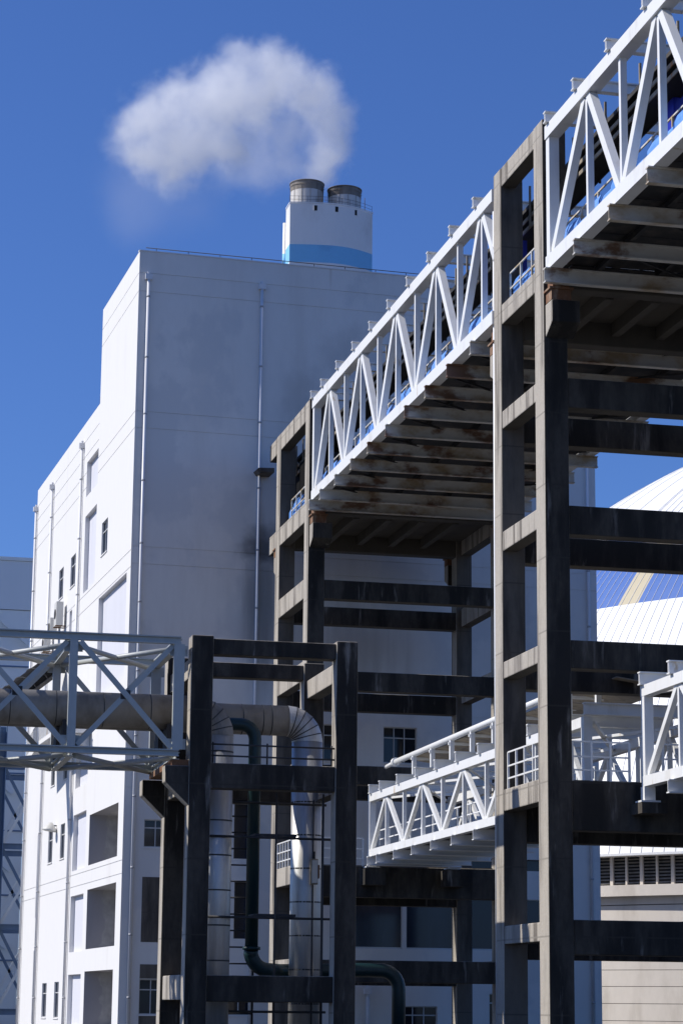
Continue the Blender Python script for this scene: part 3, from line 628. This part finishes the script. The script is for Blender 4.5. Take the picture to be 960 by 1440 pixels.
bf = bridge('conveyor_bridge', 'white steel truss conveyor bridge between the two concrete towers, high up', 'bridge', 'conveyor bridges', 106.12, 75.72, 22.5, 32.5, 25.37, 25.85, 29.92, 30.38, tops_f, bots_f, fl_f, rf_f, SEC, .50, .38, 'under_steel', skip_near=True)
tops_n = [65.6-6.4*k for k in range(4)]; bots_n = [62.5-6.4*k for k in range(4)]
fl_n = [69.2]+[66.2-3.3*k for k in range(9)]; rf_n = [69.2]+[66.3-3.2*k for k in range(9)]
bn = bridge('conveyor_bridge', 'nearest high white truss conveyor bridge, leaving the picture at upper right', 'bridge', 'conveyor bridges', 69.55, 40.0, 22.5, 32.5, 25.37, 25.85, 29.92, 30.38, tops_n, bots_n, fl_n, rf_n, SEC, .50, .38, 'under_steel')
for o, ya, yb in ((bf, 76.35, 106.05), (bn, 40.1, 69.5)):
    for x in (24.2, 26.3, 28.7, 30.8): MB().ibeam((x, ya, 25.52), (x, yb, 25.52), .26, .14).build('stringer', 'dark_steel', o)
    n = int((yb-ya)/3.2)
    for i in range(n):
        a, b = ya+(yb-ya)*i/n, ya+(yb-ya)*(i+1)/n
        box('deck_plate', o, 22.95, 32.05, a+.02, b-.02, 25.66, 25.70, 'dark_steel')
    for x in (23.2, 31.9): railing(o, (x, ya, 25.86), (x, yb, 25.86), 1.15, int((yb-ya)/1.55), 'rail_paint', rails=(1., .52))
    for i in range(n):     # underside bracing between the floor beams
        a, b = ya+(yb-ya)*i/n, ya+(yb-ya)*(i+1)/n
        for x0, x1 in ((23.2, 27.5), (31.8, 27.5)): MB().bar((x0, a, 25.30), (x1, b, 25.42), .08, .07).build('bracing', 'dark_steel', o)
SEC2 = (.32, .20, .13, .30)
tops_l = [103.4-6.45*k for k in range(5)]; bots_l = [100.2-6.45*k for k in range(4)]
lf = bridge('low_bridge', 'lower white truss bridge between the two concrete towers', 'bridge', 'low truss bridges', 106.5, 75.1, 25.5, 29.7, 8.60, 8.93, 11.15, 11.50, tops_l, bots_l, [105.9]+[104.2-3.2*k for k in range(10)], [105.9]+[103.9-3.24*k for k in range(10)], SEC2, .42, .42, 'white_steel')
ln = bridge('low_bridge', 'lower white truss bridge on the near side of the nearest tower', 'bridge', 'low truss bridges', 69.5, 44.0, 25.5, 29.7, 8.60, 8.93, 11.45, 11.80, [66.4-6.4*k for k in range(4)], [63.2-6.4*k for k in range(3)], [66.8-3.2*k for k in range(8)], [69.3]+[66.7-3.2*k for k in range(8)], SEC2, .42, .42, 'white_steel')
for o, y in ((lf, 106.35), (ln, 69.4), (lf, 75.3)):
    for x in (25.66, 29.54):
        b = box('bearing_post', o, x-.17, x+.19, y-.17, y+.17, 8.16, 8.597, 'white_steel'); box('base_plate', b, x-.32, x+.32, y-.28, y+.28, 8.10, 8.157, 'white_steel')
for o, ya, yb in ((lf, 75.2, 106.4), (ln, 44.1, 69.4)):
    box('walkway', o, 25.85, 29.35, ya, yb, 8.66, 8.70, 'dark_steel')
    n = int((yb-ya)/6.4)
    for i in range(n):
        a, b = ya+(yb-ya)*i/n, ya+(yb-ya)*(i+1)/n
        for s in (0, 1): MB().bar((25.9 if s else 29.3, a, 11.30 if o is lf else 11.6), (29.3 if s else 25.9, b, 11.30 if o is lf else 11.6), .14, .10).build('bracing', 'white_steel', o)
railing(lf, (26.0, 75.4, 8.72), (26.0, 106.2, 8.72), 1.1, 16, 'white_steel')
railing(ln, (29.2, 44.4, 8.72), (29.2, 69.2, 8.72), 1.1, 14, 'white_steel')
# white pipe carried on short posts over the low bridge
wp = thing('white_pipe', (26.3, 90, 11.95), 'white pipe on short posts along the top of the lower truss bridge', 'pipe')
MB().tube([(26.3, 75.3, 13.02), (26.3, 104.6, 12.86)], .13, 14).build('pipe_run', 'white_steel', wp)
MB().tube([(26.3, 104.3, 12.86), (26.3, 104.6, 12.86)], .20, 14).build('flange', 'white_steel', wp)
MB().tube([(26.3, 104.6, 12.86), (26.3, 106.3, 12.80)], .09, 12).build('pipe_end', 'white_steel', wp)
for k in range(9):
    y = 101.0-3.14*k
    b = MB().bar((26.3, y, 11.93), (26.3, y, 12.84), .18, .18, up=(0, 1, 0)).build('post', 'white_steel', wp); box('bracket', b, 26.15, 27.6, y-.06, y+.06, 12.62, 12.73, 'white_steel')
for k in range(9):
    y = 101.0-3.14*k
    MB().prism([(26.45, y-1.5, 12.78), (28.6, y-1.5, 12.5), (28.6, y-1.5, 12.53), (26.45, y-1.5, 12.81)], (0, 3.0, 0)).build('cover_sheet', 'brown_steel', wp)

# ------------------------------------------------------------------ conveyor, trays and cabinets on the high bridges
cv = thing('belt_conveyor', (27.5, 90, 25.7), 'dark belt conveyor with sky-blue side sheets running inside the high bridges', 'conveyor')
for x in (25.0, 29.0):
    MB().prism([(x-.8, 40.2, 26.95), (x-.35, 40.2, 26.75), (x+.35, 40.2, 26.75), (x+.8, 40.2, 26.95), (x+.8, 40.2, 26.98), (x+.35, 40.2, 26.79), (x-.35, 40.2, 26.79), (x-.8, 40.2, 26.98)], (0, 76.0, 0)).build('belt', 'black', cv)
    for s in (-1, 1): MB().ibeam((x+s*.9, 40.2, 26.62), (x+s*.9, 116.2, 26.62), .22, .1).build('stringer', 'dark_steel', cv)
    for k in range(23):
        y = 41+3.2*k; st = MB(); st.bar((x-.9, y, 25.72), (x-.9, y, 26.5), .09, .09, up=(0, 1, 0)); st.bar((x+.9, y, 25.72), (x+.9, y, 26.5), .09, .09, up=(0, 1, 0)); st.bar((x-.9, y, 26.1), (x+.9, y, 26.1), .08, .08); st.build('trestle', 'dark_steel', cv)
        box('idler', cv, x-.75, x+.75, y-.06, y+.06, 26.55, 26.70, 'dark_steel')
k = 0; y = 41.0
while y < 113:
    if not (70.5 < y < 71.2 or 106.5 < y < 107.2):
        h = (26.70, 26.78, 26.58, 26.72, 26.50)[k % 5]
        MB().prism([(22.99, y, 25.88), (22.99, y, h-.22), (23.08, y, h), (23.10, y, h), (23.02, y, h-.22), (23.02, y, 25.88)], (0, 1.02, 0)).build('cover_sheet', 'sky_blue', cv)
    y += 1.07; k += 1
tr = thing('cable_tray', (24.1, 90, 29), 'grimy brown cable trays hung under the roof beams of the high bridges', 'cable tray')
for z, m in ((28.85, 'brown_steel'), (29.22, 'brown_steel'), (29.62, 'dark_steel')):
    MB().box(23.75, 23.79, 40.2, 116.2, z, z+.14).build('tray_rail', m, tr); MB().box(24.55, 24.59, 40.2, 116.2, z, z+.14).build('tray_rail', 'dark_steel', tr)
    MB().box(23.79, 24.55, 40.2, 116.2, z+.02, z+.05).build('tray_floor', 'black', tr)
for k in range(47):
    y = 41+1.62*k
    MB().bar((23.71, y, 28.82), (23.71, y, 30.35), .07, .07, up=(0, 1, 0)).build('hanger', 'brown_steel', tr)
    if k % 2 == 0: MB().bar((24.63, y, 28.82), (24.63, y, 30.35), .07, .07, up=(0, 1, 0)).build('hanger', 'dark_steel', tr)
random.seed(3)
for k in range(30):
    y = random.uniform(42, 114); l = random.uniform(.6, 2.2)
    MB().tube([(24.0+random.random()*.5, y, 29.5), (24.0+random.random()*.5, y+l, 29.55)], random.uniform(.04, .07), 6).build('cable', 'black', tr)
for (x0, x1, y0, y1, z0, z1, lab) in ((23.3, 23.85, 75.85, 76.6, 26.75, 28.6, 'royal blue steel cabinet on the high deck just behind the nearest tower'), (24.35, 26.2, 62.6, 63.6, 27.0, 29.05, 'royal blue steel hood on the nearest high bridge by the right edge')):
    cb = thing('blue_cabinet', ((x0+x1)/2, y0, z0), lab, 'cabinet', 'blue steel cabinets')
    box('casing', cb, x0, x1, y0, y1, z0, z1, 'royal_blue'); box('door', cb, x0+.06, x1-.06, y0-.03, y0-.004, z0+.1, z1-.1, 'royal_blue')
    for s in (.1, .8): box('leg', cb, x0+(x1-x0)*s, x0+(x1-x0)*s+.08, y0+.1, y0+.18, 25.71, z0-.004, 'dark_steel')

th = thing('transfer_housing', (27.3, 112, 25.7), 'black steel conveyor head housing inside the top of the farther tower', 'conveyor housing')
box('casing', th, 23.55, 31.6, 109.2, 113.9, 25.75, 29.0, 'hood'); box('casing', th, 23.9, 31.3, 113.96, 117.0, 25.75, 29.6, 'hood')
MB().prism([(24.2, 108.2, 25.8), (24.2, 109.19, 25.8), (24.2, 109.19, 28.6), (24.2, 108.2, 27.4)], (6.8, 0, 0)).build('chute', 'dark_steel', th)

# ------------------------------------------------------------------ concrete pipe rack, left foreground
rk = thing('pipe_rack', (14.6, 77, 0), 'dark concrete pipe rack frame carrying the silver pipes', 'pipe rack')
for y0, y1 in ((74.3, 75.0), (79.5, 80.2)):
    box('column', rk, 11.86, 12.58, y0, y1, 0, 13.58, 'concrete', front='stained_shade')
    box('column', rk, 16.70, 17.42, y0, y1, 0, 13.58, 'concrete', front='stained_shade')
    for zt, zb in ((13.5, 12.97), (9.43, 8.6), (2.68, 1.85)): box('cross_beam', rk, 12.58, 16.70, y0+.08, y1-.08, zb, zt, 'concrete', front='stained_shade', under='soffit')
    shade_front(MB().prism([(11.863, y0+.02, 9.3), (11.08, y0+.02, 9.3), (11.08, y0+.02, 8.78), (11.863, y0+.02, 8.03)], (0, y1-y0-.04, 0)).build('corbel', 'concrete', rk))
for x0, x1 in ((11.95, 12.45), (16.8, 17.3)):
    for zt, zb in ((12.95, 12.3), (9.4, 8.6), (2.7, 1.9)): box('side_beam', rk, x0, x1, 75.0, 79.5, zb, zt, 'concrete', under='soffit')
for z in (9.68, 10.05): MB().tube([(12.6, 74.5, z), (16.7, 74.5, z-.02)], .032, 6).build('guard_rail', 'dark_steel', rk)
for x in (12.65, 14.45, 16.6): MB().tube([(x, 74.5, 9.44), (x, 74.5, 10.12)], .03, 6).build('rail_post', 'dark_steel', rk)
for z, y in ((7.15, 75.4), (4.55, 75.4), (8.35, 76.2), (1.55, 76)): MB().tube([(12.6, y, z), (16.9, y+.4, z)], .045, 6).build('tie_rod', 'dark_steel', rk)
for x in (14.95, 16.52): MB().tube([(x, 75.3, 0), (x, 75.3, 8.6)], .035, 6).build('tie_rod', 'dark_steel', rk)
for z in (7.2, 4.6): box('walk_plate', rk, 14.3, 15.7, 75.6, 76.5, z, z+.08, 'dark_steel')
ld = thing('steel_ladder', (14.05, 77.3, 0), 'dark steel ladder between the two tall pipes of the rack', 'ladder')
for x in (13.55, 14.62): MB().tube([(x, 77.3, 0), (x, 77.3, 9.6)], .04, 6).build('stile', 'dark_steel', ld)
for k in range(17): MB().tube([(13.55, 77.3, .4+.54*k), (14.62, 77.3, .4+.54*k)], .03, 6).build('rung', 'dark_steel', ld)

# ------------------------------------------------------------------ insulated pipes
def bands(parent, pts, r, m='band', w=.05):
    for p, d in pts: p = Vector(p); d = Vector(d); MB().tube([p-d*w/2, p+d*w/2], r, 24, cap=False).build('strap', m, parent)
def lobster(c, r, R0, y, parent, m):
    """segmented elbow turning from +X to -Z; c = bend centre (x, z)"""
    n = 6; out = []
    A = [math.pi/2 - math.pi/2*i/n for i in range(n+1)]
    pts = [Vector((c[0]+R0*math.cos(a), y, c[1]+R0*math.sin(a))) for a in A]
    for i in range(n):
        g = MB().tube([pts[i], pts[i+1]], r+.004*(i % 2), 28, cap=False)
        # flare the ends so the mitred gores meet
        t0 = Vector((math.sin(A[i]), 0, -math.cos(A[i]))); t1 = Vector((math.sin(A[i+1]), 0, -math.cos(A[i+1])))
        g = MB(); seg = 28; ring0 = []; ring1 = []
        for k in range(seg):
            an = 2*math.pi*k/seg; ca, sa = math.cos(an)*r, math.sin(an)*r
            o0 = Vector((math.cos(A[i]), 0, math.sin(A[i]))); o1 = Vector((math.cos(A[i+1]), 0, math.sin(A[i+1])))
            ring0.append(pts[i]+o0*ca+Vector((0, sa, 0))); ring1.append(pts[i+1]+o1*ca+Vector((0, sa, 0)))
        for k in range(seg): g.quad([ring0[k], ring0[(k+1) % seg], ring1[(k+1) % seg], ring1[k]], 0, True)
        out.append(g.build('elbow_gore', m, parent))
        if i: bands(parent, [(pts[i], t0)], r+.012, w=.035)
    return out
p1 = thing('insulated_pipe', (9, 76, 11.2), 'front clad pipe along the steel bridge, bending down behind the left rack column', 'pipe', 'clad pipes on the rack')
MB().tube([(-2, 76.0, 11.22), (12.28, 76.0, 11.22)], .57, 32).build('pipe_run', 'dull_clad', p1)
bands(p1, [((x, 76.0, 11.22), (1, 0, 0)) for x in (4.6, 6.15, 7.65, 9.2, 10.75)], .577, w=.03)
lobster((12.28, 10.47), .565, .75, 76.0, p1, 'dull_clad')
MB().tube([(13.03, 76.0, 0), (13.03, 76.0, 10.47)], .56, 32).build('riser', 'alu', p1)
bands(p1, [((13.03, 76.0, .9+1.13*k), (0, 0, 1)) for k in range(9)], .568)
p2 = thing('insulated_pipe', (12, 78, 11.3), 'rear silver clad pipe bending down beside the right rack column', 'pipe', 'clad pipes on the rack')
MB().tube([(-2, 78.0, 11.32), (15.80, 78.0, 11.32)], .52, 32).build('pipe_run', 'dull_clad', p2)
bands(p2, [((x, 78.0, 11.32), (1, 0, 0)) for x in (13.2, 14.2, 14.9, 15.2)], .527, w=.03)
lobster((15.80, 10.60), .53, .72, 78.0, p2, 'alu')
MB().tube([(16.52, 78.0, 0), (16.52, 78.0, 10.60)], .525, 32).build('riser', 'alu', p2)
bands(p2, [((16.52, 78.0, .7+1.12*k), (0, 0, 1)) for k in range(9)], .528)
MB().tube([(16.66, 77.46, 0), (16.66, 77.46, 8.6)], .022, 6).build('conduit', 'dark_steel', p2)
jb = thing('junction_box', (16.66, 77.3, 5.9), 'small battered grey box strapped to the rear silver pipe', 'junction box')
box('casing', jb, 16.55, 16.78, 77.22, 77.42, 5.75, 6.6, 'brown_steel'); box('lid', jb, 16.57, 16.76, 77.17, 77.215, 5.8, 6.55, 'cast'); box('clasp', jb, 16.785, 16.83, 77.2, 77.3, 5.95, 6.4, 'rusty'); MB().tube([(16.65, 77.3, 6.6), (16.65, 77.3, 6.85)], .05, 8).build('gland', 'dark_steel', jb)
gp = thing('green_pipe', (14.5, 77, 0), 'dark green pipe winding down through the rack and along its foot', 'pipe')
path = [(11.5, 76.95, 11.02), (14.0, 76.95, 11.02)] + arc((14.0, 76.95, 10.52), .5, math.pi/2, 0, (1, 0, 0), (0, 0, 1), 8)[1:] + [(14.5, 76.95, 3.6)]
MB().tube(path, .215, 18).build('upper_run', 'green', gp)
path = [(14.5, 76.95, 3.62)] + arc((15.15, 77.3, 3.55), .65, math.pi, 1.5*math.pi, (1, .3, 0), (0, 0, 1), 8)[1:] + [(15.9, 79.0, 2.9), (17.8, 79.1, 2.95), (19.0, 79.1, 2.98)] + arc((19.45, 79.1, 2.35), .62, math.pi/2, 0, (1, 0, 0), (0, 0, 1), 8) + [(20.07, 79.1, 0)]
MB().tube(path, .24, 18).build('lower_run', 'green', gp)
for p, d in (((14.5, 76.95, 3.6), (0, 0, 1)), ((14.5, 76.95, 9.6), (0, 0, 1)), ((18.2, 79.1, 2.96), (1, 0, 0))): MB().tube([Vector(p)-Vector(d)*.05, Vector(p)+Vector(d)*.05], .30, 16).build('flange', 'green', gp)

# ------------------------------------------------------------------ blue-grey steel pipe bridge, left
pb = thing('pipe_bridge', (6, 77, 9.5), 'blue-grey steel truss pipe bridge entering from the left edge', 'bridge')
nodes = [-2.55, 1.0, 4.5, 8.02, 11.45]
for y in (74.35, 79.5):
    MB().ibeam((-3, y, 13.37), (11.5, y, 13.37), .25, .22).build('top_chord', 'blue_steel', pb); MB().ibeam((-3, y, 9.70), (11.5, y, 9.70), .22, .22).build('bottom_chord', 'blue_steel', pb)
    for i, x in enumerate(nodes):
        wd = .34 if i == 4 else .26
        MB().bar((x, y, 9.81), (x, y, 13.245), wd, .2, up=(0, 1, 0)).build('post', 'blue_steel', pb)
    for a, b in zip(nodes[:-1], nodes[1:]):
        MB().bar((a+.2, y+.05, 9.86), (b-.2, y+.05, 13.2), .10, .17, up=(0, 0, 1)).build('diagonal', 'blue_steel', pb); MB().bar((a+.2, y-.06, 13.2), (b-.2, y-.06, 9.86), .10, .17, up=(0, 0, 1)).build('diagonal', 'blue_steel', pb)
        MB().box((a+b)/2-.16, (a+b)/2+.16, y-.006, y+.006, 11.38, 11.68).build('gusset', 'dark_steel', pb)
    for x in nodes:
        for z in (13.05, 10.0): MB().box(x-.3, x+.3, y+.10, y+.12, z-.17, z+.17).build('gusset', 'blue_steel', pb)
for x in nodes:
    MB().ibeam((x, 74.47, 13.3), (x, 79.38, 13.3), .3, .22).build('cross_beam', 'blue_steel', pb); MB().ibeam((x, 74.47, 9.62), (x, 79.38, 9.62), .26, .22).build('cross_beam', 'blue_steel', pb)
    for y in (76.0, 78.0): box('pipe_saddle', pb, x-.15, x+.15, y-.45, y+.45, 9.76, 10.78, 'dark_steel')
for a, b in zip(nodes[:-1], nodes[1:]):
    for z, m in ((13.12, 'cast'), (9.56, 'blue_steel')):
        MB().tube([(a+.15, 79.3, z), (b-.15, 74.6, z)], .085, 10).build('wind_brace', 'blue_steel', pb); MB().tube([(a+.15, 74.6, z-.02), (b-.15, 79.3, z-.02)], .085, 10).build('wind_brace', m, pb)
MB().box(11.3, 11.85, 74.4, 79.45, 9.305, 9.50).build('bearing_sill', 'rusty', pb)

for o in list(COL.objects):
    if o.type == 'MESH' and o.parent in (tn, tf, rk) and o.name.split('.')[0] in ('column', 'side_beam', 'cross_beam', 'corbel'):
        bv = o.modifiers.new('worn_edges', 'BEVEL'); bv.width = .035; bv.segments = 2; bv.limit_method = 'ANGLE'

# ------------------------------------------------------------------ far left: pale shed, blue trestle, dark gallery, outside stair
shd = thing('pale_shed', (8, 190, 0), 'pale blue-grey clad shed behind the left side of the white building', 'building')
box('wall', shd, -30, 16.4, 185, 230, 0, 32.6, 'siding2'); box('upper_wall', shd, -30, 16.45, 184.9, 230, 32.65, 36.6, 'siding'); box('coping', shd, -30, 16.5, 184.8, 230, 36.62, 36.9, 'siding2')
for z in (30.8, 28.0, 24.2, 19.5, 15, 10, 5): box('cladding_joint', shd, -30, 16.42, 184.93, 184.985, z, z+.12, 'deep_blue_steel')
for x0 in (-12, -4, 4):
    MB().bar((x0+8.5, 184.6, 33.0), (x0+12.3, 184.6, 29.8), .25, .25, up=(0, 1, 0)).build('brace', 'siding2', shd)
    for k in range(4): MB().bar((x0+4, 184.6, 24-6*k), (x0+11.5, 184.6, 18-6*k), .35, .4, up=(0, 1, 0)).build('brace', 'siding', shd)
ts = thing('steel_trestle', (12.9, 166, 0), 'blue painted steel trestle at the lower left edge beside the white building', 'trestle')
for (x, y) in ((13.1, 166.0), (13.1, 174.0), (7.1, 166), (7.1, 174)):
    MB().ibeam((x, y, 0), (x, y, 21), .55, .95, up=(1, 0, 0), tw=.05, tf=.06).build('column', 'deep_blue_steel', ts)
for z in (1.2, 7.0, 12.6, 18.2):
    for y in (166, 174): MB().ibeam((7.1, y, z), (16.5, y, z), .4, .25).build('beam', 'deep_blue_steel', ts)
    for x in (7.1, 13.1): MB().ibeam((x, 166.3, z), (x, 173.7, z), .4, .25).build('beam', 'deep_blue_steel', ts)
for z0, z1 in ((1.4, 6.8), (7.2, 12.4), (12.8, 18.0)):
    for y in (166.1, 174.1):
        MB().bar((13.4, y, z1), (16.3, y, z0), .2, .22, up=(0, 1, 0)).build('brace', 'deep_blue_steel', ts); MB().bar((13.4, y, z0), (16.3, y, z1), .2, .22, up=(0, 1, 0)).build('brace', 'siding', ts)
    MB().bar((13.1, 166.4, z0), (13.1, 173.6, z1), .18, .2, up=(1, 0, 0)).build('brace', 'deep_blue_steel', ts)
sl2 = thing('caged_ladder', (10.7, 148, 0), 'white caged ladder at the very left edge below the pipe bridge', 'ladder')
for x in (10.35, 10.8): MB().bar((x, 148, 0), (x, 148, 19.0), .09, .09, up=(0, 1, 0)).build('stile', 'white_steel', sl2)
for k in range(60): MB().bar((10.35, 148, .3+.31*k), (10.8, 148, .3+.31*k), .05, .05).build('rung', 'white_steel', sl2)
gy = thing('inclined_gallery', (8.4, 136, 16.9), 'dark hooded inclined conveyor behind the blue-grey pipe bridge', 'conveyor')
A0 = Vector((8.4, 136.0, 16.9)); A1 = Vector((13.9, 139.5, 21.6)); ax = (A1-A0).normalized(); sd = ax.cross(Vector((0, 0, 1))).normalized(); upv = sd.cross(ax)
mb = MB(); N = 12
for i in range(N):
    a, b = math.pi*i/N, math.pi*(i+1)/N; f = lambda t, P: P + sd*.95*math.cos(t) + upv*.8*math.sin(t)
    mb.quad([f(a, A0), f(b, A0), f(b, A1), f(a, A1)], 0, True)
mb.quad([A0-sd*.95, A0+sd*.95, A1+sd*.95, A1-sd*.95]); mb.build('hood', 'hood', gy)
for s in (-1, 1): MB().bar(A0+sd*1.0*s-upv*.1, A1+sd*1.0*s-upv*.1, .12, .22).build('side_girder', 'dark_steel' if s > 0 else 'pvc', gy)
for k in range(8):
    P = A0.lerp(A1, .03+k*.13); mb = MB()
    for i in range(N):
        a, b = math.pi*i/N, math.pi*(i+1)/N; mb.bar(P+sd*.97*math.cos(a)+upv*.82*math.sin(a), P+sd*.97*math.cos(b)+upv*.82*math.sin(b), .08, .06)
    mb.build('hood_rib', 'dark_steel', gy)
stw = thing('outside_stair', B(-1.4, 20, 0), 'white outside stair with slatted balustrade against the white building', 'stair', rotz=DB)
# local axes: x to the right (towards the wall at x=1.4), y along the wall
box('landing', stw, -.5, 1.36, -9.5, -1.0, 16.5, 16.75, 'plaster', local=True)
MB().prism([(-.5, -1.0, 16.75), (-.5, 3.0, 16.3), (-.5, 3.0, 15.9), (-.5, -1.0, 16.35)], (1.86, 0, 0)).build('flight', 'plaster', stw, True)
def balus(y0, z0, y1, z1, x, name):
    n = max(3, int(abs(y1-y0)/.32)); rl = MB().bar((x, y0, z0+1.05), (x, y1, z1+1.05), .07, .07).build(name, 'white_steel', stw, True)
    for i in range(n+1):
        t = i/n; yy = y0+(y1-y0)*t; zz = z0+(z1-z0)*t; MB().bar((x, yy, zz), (x, yy, zz+1.03), .05, .09, up=(0, 1, 0)).build('slat', 'white_steel', rl, True)
balus(-9.4, 16.75, -1.0, 16.75, -.45, 'balustrade'); balus(-1.0, 16.75, 3.0, 16.3, -.45, 'balustrade')
for y in (-9.0, -5.2, -1.3): MB().prism([(1.38, y, 16.49), (-.4, y, 16.49), (1.38, y, 15.7)], (0, .25, 0)).build('bracket', 'plaster', stw, True)
# grey pipe lying across the near tower's cross beams at the right edge
gq = thing('grey_pipe', (27, 75.5, 13.3), 'grey flanged pipe end lying on the tower beam at the right edge', 'pipe')
MB().tube([(27.15, 75.0, 13.45), (31.5, 75.0, 13.55)], .22, 16).build('pipe_run', 'alu', gq); MB().tube([(27.55, 75.0, 13.46), (28.0, 75.0, 13.47)], .33, 16).build('flange', 'alu', gq)
